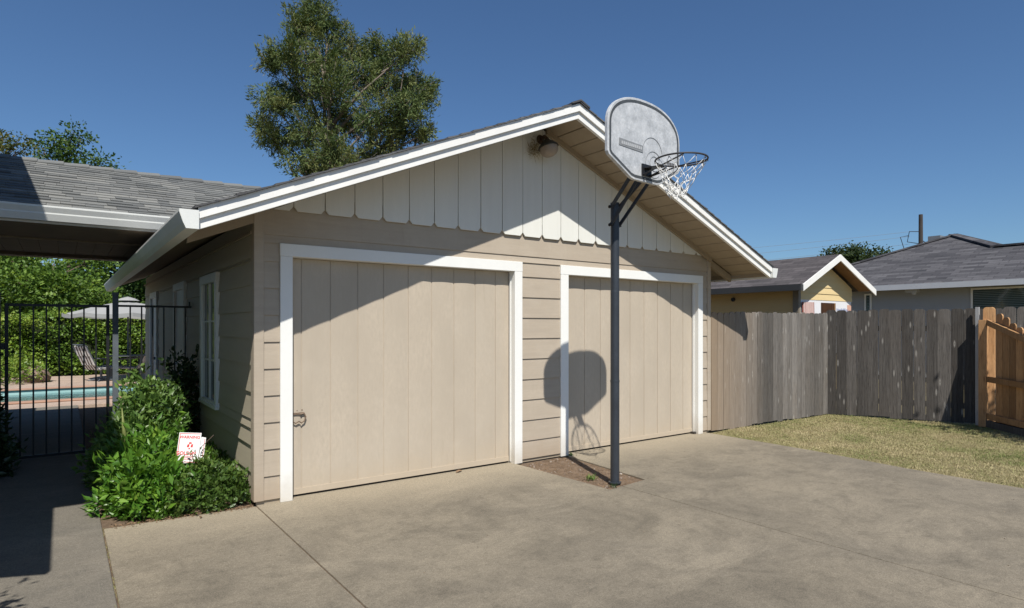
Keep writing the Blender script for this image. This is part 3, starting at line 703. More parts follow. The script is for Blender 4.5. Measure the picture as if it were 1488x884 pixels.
# rim
RC = Vector((3.135, -2.045, 3.05)); rr_ = .2286
b = MB(); b.tube([RC+Vector((rr_*math.cos(a), rr_*math.sin(a), 0)) for a in [2*math.pi*i/48 for i in range(48)]], .0085, 8, closed=True)
for k in range(12):
    a = 2*math.pi*k/12+.2; p = RC+Vector((rr_*math.cos(a), rr_*math.sin(a), -.012)); b.tube([p+Vector((0, 0, -.0)), p+Vector((0, 0, -.014))], .004, 5)
rim = b.build('rim', M['orange_rim'], hp, smooth=True)
b = MB(); m0 = bp(0, -.25, .018); b.hexa([bp(-.07, -.33, .016), bp(.07, -.33, .016), bp(.07, -.33, .03), bp(-.07, -.33, .03), bp(-.07, -.22, .016), bp(.07, -.22, .016), bp(.07, -.22, .03), bp(-.07, -.22, .03)])
b.hexa([bp(-.05, -.262, .03), bp(.05, -.262, .03), RC+Vector((.06, .215, -.012)), RC+Vector((-.03, .215, -.012)), bp(-.05, -.252, .03), bp(.05, -.252, .03), RC+Vector((.06, .215, -.004)), RC+Vector((-.03, .215, -.004))])
for sgn in (-1, 1): b.tube([bp(sgn*.055, -.325, .025), RC+Vector((sgn*.09, .10, -.02)), RC+Vector((sgn*.16, -.15, -.006))], .0065, 6); b.tube([bp(sgn*.05, -.32, .03), RC+Vector((sgn*.05, .21, -.02))], .008, 6)
b.build('rim_bracket', M['iron'], rim)
# net: diamond mesh of cord, drawn in and a little tangled at the bottom
nt = MB(); NS = 12; levels = [(0, .2250), (.07, .190), (.135, .148), (.195, .108), (.245, .082), (.29, .07)]
sway = Vector((-.012, .0, 0)); rg = random.Random(5)
def knot(k, l):
    h, r = levels[l]; a = 2*math.pi*(k+(.5 if l % 2 else 0))/NS + .2
    j = Vector((rg.uniform(-1, 1), rg.uniform(-1, 1), rg.uniform(-1, 1)))*.010*(l)
    return RC+Vector((r*math.cos(a), r*math.sin(a), -h-.012))+sway*l+j
K = [[knot(k, l) for k in range(NS)] for l in range(len(levels))]
for l in range(len(levels)-1):
    for k in range(NS):
        for dk in ((0, -1) if l % 2 == 0 else (0, 1)):
            q = K[l+1][(k+dk) % NS]; p = K[l][k]; mid = (p+q)/2+Vector((0, 0, -.006)); nt.tube([p, mid, q], .0026, 5)
for k in range(8):
    a = K[-1][rg.randrange(NS)]; c = K[-2][rg.randrange(NS)]; nt.tube([a, (a+c)/2+Vector((0, 0, -.05)), c], .0024, 5)
    nt.tube([a, a+Vector((rg.uniform(-.02, .02), rg.uniform(-.02, .02), -.045))], .003, 5)
nt.build('net', M['net'], hp, smooth=True)

# ================================================================ FENCES
M['fence'] = wood('weathered_fence_boards', (.115, .105, .095), (.205, .19, .172), (.145, .125, .105), (.40, .385, .36), tint=(6.4, 7.7, (.36, .27, .185)))
M['fence_b'] = wood('dark_weathered_fence_boards', (.055, .050, .046), (.120, .110, .100), (.080, .068, .058), (.34, .32, .29))
M['cedar'] = wood('new_cedar', (.40, .215, .095), (.52, .31, .155), (.33, .17, .075), (.22, .10, .045), .7)
M['kick'] = wood('grey_kick_board', (.15, .14, .13), (.22, .21, .19), (.12, .11, .10), knots=False)
def dogear(mb, P0, D, N, w, h, zb=.02, th=.016, cut=.036, rnd=0., lean=0.):
    P0 = Vector(P0); D = Vector(D); N = Vector(N)
    pts = [(0, zb), (w, zb), (w+lean, h-cut), (w-cut*.45+lean, h-cut*.28), (w-cut*1.1+lean, h), (cut*1.1+lean, h), (cut*.45+lean, h-cut*.28), (0+lean, h-cut)]
    mb.prism([P0 + D*a + Vector((0, 0, z)) for a, z in pts], N*th, rnd)
def board_fence(nm, label, A, B, mat, side, h0=1.80, h1=1.84, seed=1, frontclip=None, wz=(.135, .147)):
    A = Vector((*A, 0)); B = Vector((*B, 0)); D = (B-A).normalized(); N = Vector((-D.y, D.x, 0))*side; Ln = (B-A).length
    root = thing(nm, label, 'fence', A); rg = random.Random(seed); b = MB(); s = 0
    while s < Ln-.05:
        w = rg.uniform(*wz); w = min(w, Ln-s); h = h0+(h1-h0)*s/Ln+rg.uniform(-.012, .012)
        dogear(b, A+D*s+N*rg.uniform(-.004, .003), D, -N, w-rg.uniform(.001, .005), h, rg.uniform(.0, .03), .017, rnd=rg.random(), lean=rg.uniform(-.006, .006)); s += w
    b.build('boards', mat, root)
    for zz in (.28, 1.52):
        r_ = MB(); r_.bar(A-N*.045+Vector((0, 0, zz)), B-N*.045+Vector((0, 0, zz)), .04, .09); r_.build('rail', mat, root)
    n = max(2, int(Ln/2.4)+1)
    for i in range(n):
        P = A+D*(Ln-.1)*i/(n-1)+D*.05-N*.11; r_ = MB(); r_.bar(P, P+Vector((0, 0, 1.72)), .09, .09, (0, 1, 0)); r_.build('post', mat, root)
    return root, D, N
board_fence('wooden_fence', 'weathered grey board fence running from the garage corner to the back corner', (6.356, -.035), (9.66, -.10), M['fence'], -1, 1.765, 1.80, 3)
fb, DB, NB = board_fence('wooden_fence', 'darker weathered dog-eared fence across the back of the lawn', (9.585, -.075), (11.79, -5.77), M['fence_b'], -1, 1.835, 1.87, 8, wz=(.158, .175))
DBv = Vector((.36, -.93, 0)).normalized()
b = MB(); b.box((10.255, -2.13, 0), (10.30, -2.085, 1.86)); tag(b.build('metal_fence_post', paint('galvanised_post', (.42, .42, .42), .5, .2)), 'thin pale steel post between the dark fence and the new cedar panel', 'post')
# cedar panel standing open at an angle
cp = thing('cedar_fence_panel', 'new orange cedar fence panel with sloping top rail and stout post', 'fence', (10.2, -2.2, 0))
H0 = Vector((10.22, -2.22, 0)); g_ = Vector((-.67, -.74, 0)).normalized(); gn = Vector((g_.y, -g_.x, 0))      # gn points to the camera side
if gn.dot(Vector((-1, -.5, 0))) < 0: gn = -gn
b = MB(); b.bar(H0+gn*.02, H0+gn*.02+Vector((0, 0, 1.655)), .115, .10, (0, 1, 0), .7); b.build('post', M['cedar'], cp, bevel=.003)
b = MB(); dogear(b, H0-Vector((.36, -.93, 0))*.10-gn*.09, DBv, -gn, .14, 1.855, .03, .018, rnd=.6); b.build('end_board', M['cedar'], cp)
b = MB(); s = .20
for i, (w, h) in enumerate(((.15, 1.745), (.14, 1.69), (.14, 1.60), (.14, 1.54), (.14, 1.48), (.14, 1.42), (.14, 1.37), (.14, 1.32), (.14, 1.28))):
    dogear(b, H0+g_*s-gn*.035, g_, -gn, w-.006, h, .10, .018, rnd=random.random()); s += w
b.build('boards', M['cedar'], cp)
def rail(z0, z1, h=.085):
    b = MB(); b.bar(H0+g_*.055+Vector((0, 0, z0)), H0+g_*1.48+Vector((0, 0, z1)), .038, h, (0, 0, 1), random.random()); b.build('rail', M['cedar'], cp)
rail(1.62, 1.18); rail(.74, .70); rail(.17, .15)
b = MB(); b.bar(H0+g_*.02+Vector((0, 0, .055)), H0+g_*1.48+Vector((0, 0, .045)), .06, .10, (0, 0, 1)); b.build('kick_board', M['kick'], cp)

# ================================================================ YELLOW HOUSE
M['yellow'] = paint('yellow_siding', (.68, .53, .28), .7, .06, (.5, .5, 5), 3, .3)
M['yellow_side'] = paint('tan_yellow_siding', (.62, .45, .22), .75, .08, (.5, .5, 5), 3, .3)
M['roof_y'] = shingle('brown_grey_shingles', (.055, .05, .052), (.12, .108, .11), (.085, .078, .08), 'y', .47, .3, .14)
yh = thing('yellow_house', 'small yellow sided gable house under repair behind the fence', 'house', (13.6, 4, 0))
YL, YR, YA, YV = 11.93, 15.42, 13.60, 1.63; YZ = 2.50; YT = 3.27
yz = lambda u: YZ + (YT-YZ)*((u-YL)/(YA-YL) if u <= YA else (YR-u)/(YR-YA))
YB = 6.2; WV = 2.0
b = MB(); b.prism([(12.42, WV+.02, 0), (14.95, WV+.02, 0), (14.95, WV+.02, yz(14.95)-.14), (YA, WV+.02, yz(YA)-.14), (12.42, WV+.02, yz(12.42)-.14)], (0, .1, 0))
b.box((12.42, WV+.121, 0), (12.52, YB-.3, 2.52)); b.box((14.85, WV+.121, 0), (14.95, YB-.3, 2.52)); b.build('wall', M['yellow_side'], yh)
b = MB(); yrows = [2.20+.155*k for k in range(8)]
def ysp(z0, z1):
    def half(z): return max(0.02, (YT-.16-z)/(YT-YZ))
    out = []
    l0 = max(12.40, YA-(YA-YL)*half(z0)); r0 = min(14.97, YA+(YR-YA)*half(z0)); l1 = max(12.40, YA-(YA-YL)*half(z1)); r1 = min(14.97, YA+(YR-YA)*half(z1))
    return [(l0, r0, l1, r1)] if r0-l0 > .1 else []
laps(b, (0, WV, 0), (1, 0, 0), (0, -1, 0), yrows, ysp, .02, .004); b.build('gable_siding', M['yellow'], yh)
b = MB(); laps(b, (12.42, 0, 0), (0, 1, 0), (-1, 0, 0), [1.3+.17*k for k in range(8)], lambda a, c: [(WV+.1, YB-.3)], .015, .003); b.build('side_siding', M['yellow_side'], yh)
b = MB(); b.box((12.36, WV-.04, 0), (12.46, WV+.10, 2.45)); b.build('corner_board', paint('grey_brown_board', (.22, .19, .15)), yh)
b = MB()
for (a, c) in ((YL, YA), (YA, YR)):
    z = lambda q: YZ + (YT-YZ)*((q-YL)/(YA-YL) if c == YA else (YR-q)/(YR-YA))
    n0 = -.0
    b.hexa([(a, YV, z(a)-.035), (c, YV, z(c)-.035), (c, YB, z(c)-.035), (a, YB, z(a)-.035), (a, YV, z(a)+.01), (c, YV, z(c)+.01), (c, YB, z(c)+.01), (a, YB, z(a)+.01)])
b.build('roof', M['roof_y'], yh)
b = MB()
for (a, c) in ((YL-.01, YA), (YA, YR+.01)):
    z = lambda q: YZ + (YT-YZ)*((q-YL)/(YA-YL) if c == YA else (YR-q)/(YR-YA))
    b.hexa([(a, YV-.03, z(a)-.15), (c, YV-.03, z(c)-.15), (c, YV-.003, z(c)-.15), (a, YV-.003, z(a)-.15), (a, YV-.03, z(a)-.0), (c, YV-.03, z(c)-.0), (c, YV-.003, z(c)-.0), (a, YV-.003, z(a)-.0)])
b.build('rake_board', M['white_trim'], yh)
b = MB()      # orange plywood soffit
for (a, c) in ((YL+.05, YA), (YA, YR-.05)):
    z = lambda q: YZ + (YT-YZ)*((q-YL)/(YA-YL) if c == YA else (YR-q)/(YR-YA))
    b.hexa([(a, YV, z(a)-.06), (c, YV, z(c)-.06), (c, WV, z(c)-.06), (a, WV, z(a)-.06), (a, YV, z(a)-.04), (c, YV, z(c)-.04), (c, WV, z(c)-.04), (a, WV, z(a)-.04)])
b.build('soffit', M['cedar'], yh)
b = MB(); b.box((YL-.11, YV-.02, YZ-.14), (YL-.012, YB, YZ-.01)); b.build('gutter', paint('dark_gutter', (.05, .05, .05), .5, .2), yh)
# house wrap, opening, hung cloth and printed mark
b = MB(); b.box((12.46, WV-.012, .9), (14.93, WV+.0, 2.19)); wr = b.build('house_wrap', paint('white_house_wrap', (.74, .74, .76), .5, .06, scale=5), yh)
b = MB(); b.box((13.42, WV-.03, 1.2), (14.02, WV-.0125, 2.13)); op = b.build('boarded_opening', wood('dark_plywood', (.07, .03, .015), (.14, .065, .03), (.05, .025, .015), knots=False), yh)
b = MB(); b.box((14.03, WV-.035, 1.2), (14.09, WV-.0125, 2.13)); b.build('opening_stud', M['cedar'], yh)
b = MB(); b.box((14.72, WV-.016, 1.2), (14.92, WV-.0125, 2.10)); b.build('peach_sheet', paint('peach_sheathing', (.62, .36, .27), .7, .15), yh)
cl = MB(); n = 26
for i in range(n):
    x0 = 12.50+.52*i/n; x1 = 12.50+.52*(i+1)/n; f = lambda x: WV-.05-.02*math.sin(x*48)
    cl.quad([(x0+.04, f(x0), 1.3), (x1+.04, f(x1), 1.3), (x1, f(x1), 2.13), (x0, f(x0), 2.13)], 0, 0 if (i//3) % 2 else 1)
cl.build('hung_cloth', [paint('pale_pink_cloth', (.55, .40, .37), .9, .1), paint('dull_red_cloth', (.26, .085, .07), .9, .1)], yh)
tm = NT('blue_ink'); tm.color((.16, .22, .42)); to = text_mesh('printed_mark', 'HardieWrap', .12, tm.m, 0, .001, 'LEFT'); to.location = (14.17, WV-.016, 1.93); to.rotation_euler = (R(90), 0, 0); attach(to, yh)
b = MB(); b.lathe((12.40, 3.70, 2.24), [(0, .03), (.05, .03), (.055, 0)], 14, (-1, 0, 0)); b.build('vent_pipe', M['iron'], yh)

# ================================================================ GREY HOUSE
M['roof_g'] = shingle('charcoal_shingles', (.05, .05, .056), (.125, .122, .13), (.08, .078, .085), 'y', .419, .5, .17, .9)
M['stucco'] = paint('grey_stucco', (.37, .375, .385), .95, .06, (1, 1, 1), 2, .5)
gh = thing('grey_house', 'long grey stucco house with charcoal hip roof behind the back fence', 'house', (22, 0, 0))
EU, EZ = 19.33, 2.83; S = .419; PUu, PVv, PZ = 23.96, 2.74, 4.77; MU, MZ = 22.27, 4.06; MV = PVv-(PUu-MU)
bk = 2*PUu-EU
b = MB()
b.quad([(EU, PVv+4.63, EZ), (EU, -14, EZ), (MU, -14, MZ), (MU, MV, MZ), (PUu, PVv, PZ)])
b.quad([(PUu, PVv, PZ), (MU, MV, MZ), (PUu+2, PVv-3.7+.0, PZ-1.55), (PUu+6, PVv-3.7, PZ-1.55), (PUu+6, PVv, PZ)])
b.quad([(EU, PVv+4.63, EZ), (PUu, PVv, PZ), (PUu+6, PVv, PZ), (PUu+6, PVv+4.63, EZ)])
b.quad([(MU, -14, MZ), (MU+3, -14, MZ-1.25), (MU+3, MV, MZ-1.25), (MU, MV, MZ)])
b.build('roof', M['roof_g'], gh)
b = MB(); 
for P, Q in (((PUu, PVv, PZ), (MU, MV, MZ)), ((PUu, PVv, PZ), (EU, PVv+4.63, EZ)), ((MU, MV, MZ), (MU, -14, MZ)), ((PUu, PVv, PZ), (PUu+6, PVv, PZ))):
    b.bar(Vector(P)+Vector((0, 0, .02)), Vector(Q)+Vector((0, 0, .02)), .28, .05)
b.build('ridge_cap', M['roof_g'], gh)
b = MB(); b.box((EU-.03, -14, EZ-.15), (EU+.0, PVv+4.6, EZ+.01)); b.build('fascia', paint('pale_grey_fascia', (.50, .51, .53), .5, .05), gh)
b = MB(); b.box((EU+.001, -14, EZ-.14), (20.0, PVv+4.5, EZ-.11)); b.build('soffit', paint('grey_soffit', (.24, .23, .21)), gh)
b = MB(); b.box((20.0, -14, 0), (20.2, 1.10, EZ-.11)); b.box((20.0, 1.10, 0), (20.2, PVv+4.0, EZ-.11)); b.build('wall', M['stucco'], gh)
def gwin(v0, v1, z0, z1, mull):
    f = MB(); w = .05; x = 19.96
    f.box((x, v0, z0), (20.0, v0+w, z1)); f.box((x, v1-w, z0), (20, v1, z1)); f.box((x, v0, z1), (20, v1, z1+w)); f.box((x, v0, z0-w), (20, v1, z0))
    o = f.build('window', M['white_trim'], gh); g = MB(); g.box((19.985, v0+w, z0), (19.995, v1-w, z1)); g.build('pane', M['glass'], o)
    s = MB()
    for k in range(int((z1-z0)/.05)): s.box((19.9835, v0+w+.02, z0+.05*k), (19.9848, v1-w-.02, z0+.05*k+.022))
    s.build('blind', paint('teal_blind', (.13, .17, .17), .5, .05), o)
    for q in mull: m_ = MB(); m_.box((19.975, q-.03, z0), (19.983, q+.03, z1)); m_.build('mullion', M['iron'], o)
gwin(-2.8, .98, 1.2, 2.62, [.45-.95, -1.8]); gwin(3.70, 3.92, 1.3, 2.58, [])
b = MB(); b.box((19.55, 2.22, 2.60), (19.75, 2.55, 2.715)); b.lathe((19.65, 2.33, 2.60), [(0, -.08), (.06, -.06), (.07, 0)], 12); tag(b.build('porch_light', paint('pale_fixture', (.5, .5, .5)), gh), 'x', 'x')
o = bpy.data.objects['porch_light']; del o['label']; del o['category']
for (uu, vv) in ((24.6, 3.35), (24.4, .6)):
    b = MB(); zz = PZ-.15 if vv > 2 else PZ-.95; b.box((uu, vv, zz), (uu+.4, vv+.4, zz+.28 if vv > 2 else zz+.38)); b.build('roof_vent', paint('grey_vent_metal', (.20, .21, .22), .5, .1), gh)

# ================================================================ UTILITY POLE AND WIRES
up_ = thing('utility_pole', 'distant dark wooden utility pole rising behind the grey roof', 'utility pole', (49.3, 13.1, 0))
b = MB(); b.tube([(49.3, 13.12, 0), (49.3, 13.12, 9.75)], [.19, .13], 10); b.build('pole', paint('dark_weathered_pole', (.06, .05, .045), .9, .2), up_)
b = MB(); b.tube([(49.3, 13.12, 7.6), (48.5, 13.7, 7.75), (48.6, 13.6, 8.5), (49.3, 13.12, 8.5)], .03, 5); b.tube([(48.55, 13.65, 8.2), (48.1, 14.0, 8.1), (48.4, 13.8, 7.0)], .025, 5); b.tube([(49.3, 13.12, 7.9), (49.8, 12.7, 7.5)], .03, 5); b.build('hardware', M['iron'], up_)
M['wire'] = paint('grey_wire', (.18, .19, .21), .5, .1)
for i, (z0, z1, sag, lab) in enumerate(((8.5, 7.2, .7, 'topmost thin power line'), (8.15, 6.6, .8, 'second thin power line from the top'), (7.6, 5.9, .8, 'third thin power line from the top'), (7.0, 3.6, .6, 'lowest, steepest thin power line'))):
    b = MB(); A = Vector((48.7, 13.6, z0)); B = Vector((20, 52, z1)) if i < 3 else Vector((30, 16, z1)); pts = []
    for k in range(25):
        s = k/24; p = A.lerp(B, s); p.z -= sag*4*s*(1-s); pts.append(p)
    b.tube(pts, .011, 4); tag(b.build('power_line', M['wire']), lab+' running left from the utility pole', 'wire', 'wires on the utility pole')

# ================================================================ TREES AND PLANTS
def crown_from_lobes(lobes, per, size, seed, mode='leaf', spread=1.0):
    g = np.random.default_rng(seed); C = []; D = []; Rn = []
    for (c, r) in lobes:
        c = np.array(c, float); r = np.array([r, r, r] if np.isscalar(r) else r, float)
        m = max(4, int(per*2.6*np.prod(r)**(2/3)/.25))
        # sub-clumps on the lobe's outer part
        d = unit(g.normal(size=(m, 3))); rad = g.uniform(.35, 1.0, (m, 1))**.6; sc = c + d*rad*r
        br_ = g.random(m)
        for k in range(m):
            n = int(g.integers(14, 30)); s = size*g.uniform(.8, 1.7)
            P = sc[k]+g.normal(size=(n, 3))*s*np.array([1, 1, .7 if mode == 'leaf' else 1.5])
            C.append(P); out = unit(P-c)
            if mode == 'leaf': D.append(unit(out*.8+g.normal(size=(n, 3))*.7+np.array([0, 0, -.1])))
            else: D.append(unit(out*.35+g.normal(size=(n, 3))*.35+np.array([0, 0, -.55 if g.random() < .55 else .8])))
            Rn.append(np.clip(br_[k]*.7+g.normal(size=n)*.18+.12, 0, 1))
    return np.concatenate(C), np.concatenate(D), np.concatenate(Rn)
def limbs(mb, base, top, lobes, r0, seed, n=14):
    rg = random.Random(seed); base = Vector(base); top = Vector(top)
    pts = [base.lerp(top, s)+Vector((math.sin(s*7+seed)*.06, math.cos(s*5)*.06, 0))*(top-base).length*.3 for s in (0, .25, .5, .75, 1)]
    mb.tube(pts, [r0, r0*.8, r0*.62, r0*.4, r0*.14], 9)
    for (c, r) in lobes[:n*2]:
        c = Vector(c); s = min(.9, max(.25, (c.z-base.z)/(top.z-base.z)-.22)); st = base.lerp(top, s)
        m = (st+c)/2+Vector((rg.uniform(-.3, .3), rg.uniform(-.3, .3), .15)); mb.tube([st, m, c], [r0*.32, r0*.2, r0*.06], 6)
        for q in range(3):
            rr2 = r if np.isscalar(r) else min(r)
            e = c+Vector((rg.uniform(-1, 1), rg.uniform(-1, 1), rg.uniform(-.6, 1)))*rr2*.8; mb.tube([m.lerp(c, .6), (m+e)/2+Vector((0, 0, .05)), e], [r0*.12, r0*.08, r0*.03], 5)
def tree(name, label, base, top, lobes, per, size, mat, seed, r0=.18, mode='leaf', W=.55, group=None, trunkmat='trunk', cat='tree', fold=.2):
    root = thing(name, label, cat, base, group)
    b = MB(); limbs(b, base, top, lobes, r0, seed); b.build('trunk', M[trunkmat], root, smooth=True)
    C, D, rn = crown_from_lobes(lobes, per, size, seed, mode); g = np.random.default_rng(seed+1)
    L = size*g.uniform(.7, 1.3, len(C)); leaves('crown', C, D, L, L*W, mat, root, fold=fold, seed=seed, rnd=rn)
    return root
# the conifer behind the garage: lateral offset along the view's right, depth along the view
rt = np.array([.8077, -.5896]); fw = np.array([.5896, .8077])
M['conifer'] = foliage('conifer_foliage', [(.12, (.036, .062, .022)), (.40, (.088, .126, .042)), (.68, (.155, .18, .062)), (.93, (.26, .22, .10))], .15, .7, .15, .9)
cb = np.array([7.4, 17.6])     # trunk foot
cl_px = [(455, 18, 22), (432, 42, 26), (475, 40, 28), (425, 85, 34), (470, 85, 38), (510, 75, 34), (400, 92, 20), (395, 150, 26), (385, 185, 18), (430, 140, 38), (480, 135, 42), (525, 110, 40),
         (560, 80, 32), (590, 78, 26), (565, 120, 40), (610, 125, 26), (600, 155, 34), (555, 165, 40), (505, 180, 42), (450, 190, 38), (405, 205, 24), (590, 190, 28), (550, 215, 36), (495, 225, 40), (440, 235, 26), (615, 195, 10), (520, 250, 40), (470, 255, 30)]
g = np.random.default_rng(21); lob = []
def lat(px, py, rpx, dd):
    m = 24/895; l = (px-744)*(24+dd)/895; q = np.array([-1.355, -5.617])+fw*(24+dd)+rt*l
    return ((q[0], q[1], 1.55+(475-py)*(24+dd)/895), rpx*m*1.02)
for px, py, r in cl_px: lob.append(lat(px, py, r*.80, g.uniform(-1.3, 1.3)))
ct = lat(470, 40, 1, 0)[0]; cbp = lat(478, 475, 1, 0)[0]
def conifer(name, label, base, top, lobes, mat, seed):
    root = thing(name, label, 'conifer', base); g = np.random.default_rng(seed)
    b = MB(); limbs(b, base, (top[0], top[1], top[2]-.9), lobes, .22, seed, 16); base2 = (base[0]+.9, base[1]-.5, 0); limbs(b, base2, (top[0]+2.2, top[1]-1.6, top[2]*.72), lobes[12:], .10, seed+1, 10)
    C = []; D = []; Rn = []
    for (c, r) in lobes:
        c = np.array(c); r = float(r); m = int(30*(r/.8)**1.6)+8
        for _ in range(m):
            d = unit(g.normal(size=3)*np.array([1, 1, .9])); q = c + d*r*g.uniform(.15, 1.)**.6
            ax = unit(d*np.array([.8, .8, .3])+np.array([0, 0, g.choice([.9, .6, -.5], p=[.5, .2, .3])])+g.normal(size=3)*.2); ln = g.uniform(.4, 1.0); n = int(g.integers(75, 120))
            tt = g.random(n); wd = .15*np.sin(np.pi*(tt*.8+.15)); P = q+ax*(tt-.4)[:, None]*ln+g.normal(size=(n, 3))*wd[:, None]
            C.append(P); D.append(unit(ax*1.0+g.normal(size=(n, 3))*.42+np.array([0, 0, -.25]))); br_ = g.random(); Rn.append(np.clip(br_*.75+tt*.2+g.normal(size=n)*.1, 0, 1))
            if g.random() < .35: b.tube([c, q-ax*.1, q+ax*ln*.55], [.022, .016, .006], 4)
    C = np.concatenate(C); D = np.concatenate(D); rn = np.concatenate(Rn); L = g.uniform(.09, .21, len(C))
    b.build('trunk', M['trunk_pale'], root, smooth=True); leaves('crown', C, D, L, L*.23, mat, root, fold=.15, seed=seed, rnd=rn)
conifer('conifer_tree', 'tall ragged conifer with grey-green upswept foliage rising behind the garage roof', (cbp[0], cbp[1], 0), ct, lob, M['conifer'], 22)
# a second stem of the same tree shows as bare limbs inside the crown
M['leaf_a'] = foliage('bright_tree_leaves', [(.1, (0.052, 0.103, 0.021)), (.5, (0.129, 0.224, 0.038)), (.9, (0.259, 0.362, 0.069))], .35, .5, .3, .6)
M['leaf_b'] = foliage('deep_tree_leaves', [(.1, (0.022, 0.053, 0.015)), (.5, (0.060, 0.120, 0.027)), (.9, (0.128, 0.195, 0.045))], .3, .5, .3, .6)
M['leaf_c'] = foliage('distant_tree_leaves', [(.1, (.02, .035, .015)), (.5, (.045, .07, .025)), (.9, (.08, .11, .04))], .25, .6, .2, .4)
def bushy(cx_, cy_, zc, rx, rz, n, seed, rl=(.5, .9)):
    g = np.random.default_rng(seed); out = []
    for _ in range(n):
        d = unit(g.normal(size=3)); d *= g.uniform(.5, 1)
        out.append(((cx_+d[0]*rx, cy_+d[1]*rx, zc+d[2]*rz), g.uniform(*rl)))
    return out
def wpos(px, dep): l = (px-744)*dep/895; q = np.array([-1.355, -5.617])+fw*dep+rt*l; return q[0], q[1]
bt = [('broadleaf_tree', 'broad bright green tree over the hedge at the far left', -20, 27, 3.3, 2.6, 2.2, 24, 'leaf_a'),
      ('broadleaf_tree', 'light green rounded tree above the hedge behind the pool', 75, 24, 3.0, 2.1, 1.7, 20, 'leaf_a'),
      ('broadleaf_tree', 'dark green tree directly behind the white pool umbrella', 165, 29, 3.4, 3.0, 2.4, 22, 'leaf_b'),
      ('broadleaf_tree', 'shadowy dark tree seen under the far end of the garage eave', 240, 33, 4.6, 3.4, 3.2, 22, 'leaf_b')]
for i, (nm, lab, px, dep, zc, rx, rz, n, mt) in enumerate(bt):
    x, y = wpos(px, dep); tree(nm, lab, (x, y, 0), (x, y, zc+rz*.6), bushy(x, y, zc, rx, rz, n, 40+i, (.6, 1.0)), 9, .15, M[mt], 50+i, .16, group='trees behind the pool hedge')
# the leafy tree tops that show over the breezeway roof
x, y = wpos(98, 26)
lob = []
for px, py, r in [(60, 214, 14), (78, 205, 16), (95, 200, 16), (108, 190, 11), (120, 200, 11), (92, 218, 17), (110, 226, 16), (75, 228, 15), (148, 232, 9), (135, 236, 12), (165, 243, 7), (60, 235, 12), (125, 245, 15), (95, 245, 20)]:
    q = wpos(px, 26); lob.append(((q[0], q[1], 1.55+(475-py)*26/895), r*26/895*.8))
x, y = wpos(105, 27)
tree('broadleaf_tree', 'sunlit leafy treetop showing above the middle of the breezeway roof', (x, y, 0), (x, y, 8.6), lob, 8, .14, M['leaf_b'], 71, .15, group='treetops above the breezeway roof')
lob = []
for px, py, r in [(5, 205, 16), (-10, 196, 18), (18, 218, 11), (38, 215, 8), (2, 222, 10), (28, 205, 5), (-35, 205, 24), (-30, 230, 22)]:
    q = wpos(px, 24); lob.append(((q[0], q[1], 1.55+(475-py)*24/895), r*24/895*.8))
x, y = wpos(-25, 24.5)
M['leaf_d'] = foliage('olive_tree_leaves', [(.1, (0.036, 0.060, 0.018)), (.5, (0.096, 0.120, 0.030)), (.9, (0.240, 0.192, 0.060))], .3, .5, .3, .6)
tree('broadleaf_tree', 'olive leafed branches poking over the breezeway roof at the left edge', (x, y, 0), (x, y, 8.4), lob, 7, .13, M['leaf_d'], 73, .15, group='treetops above the breezeway roof')
# tree far right between the roofs
lob = []
for px, py, r in [(1198, 371, 7), (1215, 366, 7), (1232, 370, 9), (1248, 366, 9), (1262, 369, 9), (1272, 374, 8), (1240, 384, 14), (1260, 388, 14), (1222, 382, 12), (1205, 384, 10)]:
    q = wpos(px, 42); lob.append(((q[0], q[1]+random.uniform(-.6, .6), 1.55+(475-py)*42/895), r*42/895*.85))
x, y = wpos(1245, 42)
tree('broadleaf_tree', 'small dark tree crown between the yellow gable and the charcoal roof', (x, y, 0), (x, y, 5.6), lob, 12, .2, M['leaf_c'], 81, .2)
# tree out of the picture on the right that dapples the cedar panel
tree('broadleaf_tree', 'open crowned tree right of the lawn dappling the cedar panel', (8.6, -5.9, 0), (8.7, -5.8, 4.2), bushy(8.9, -5.6, 3.9, 1.0, .9, 9, 90, (.3, .5)), 5, .13, M['leaf_a'], 91, .09)
# hedge
M['hedge'] = foliage('hedge_leaves', [(.1, (0.051, 0.112, 0.020)), (.5, (0.151, 0.254, 0.036)), (.85, (0.324, 0.405, 0.072)), (1, (0.527, 0.344, 0.101))], .3, .4, .4, .8)
hd = thing('hedge', 'clipped green hedge with orange young growth along the pool deck', 'hedge', (-3, 18.8, 0))
g = np.random.default_rng(31); n = 34000
X = g.uniform(-9, 5.5, n); face = g.random(n)
Z = np.where(face < .75, g.uniform(0, 1.9, n), 1.9+g.normal(size=n)*.05); bulge = .14*np.sin(X*2.1)+.10*np.sin(X*5.3+Z*3)+.08*np.sin(Z*6+X)
Y = np.where(face < .75, 18.3-bulge+g.normal(size=n)*.07, g.uniform(18.3, 19.4, n)); Z = Z+.07*np.sin(X*3.1)*(Z > 1.7)
C = np.stack([X, Y, Z], 1); D = unit(np.stack([g.normal(size=n)*.7, -np.abs(g.normal(size=n))-.1, g.normal(size=n)*.5-.2], 1))
rn = np.clip(g.random(n)*.55+.25*np.sin(X*4)*np.sin(Z*7)+.12+(Z > 1.6)*g.random(n)*.55, 0, 1); L = g.uniform(.07, .13, n)
leaves('foliage', C, D, L, L*.6, M['hedge'], hd, seed=32, rnd=rn)
b = MB(); b.box((-9, 18.45, 0), (5.5, 19.3, 1.84)); b.build('inner_growth', paint('dark_twiggy_growth', (.025, .035, .012), 1, .4), hd)
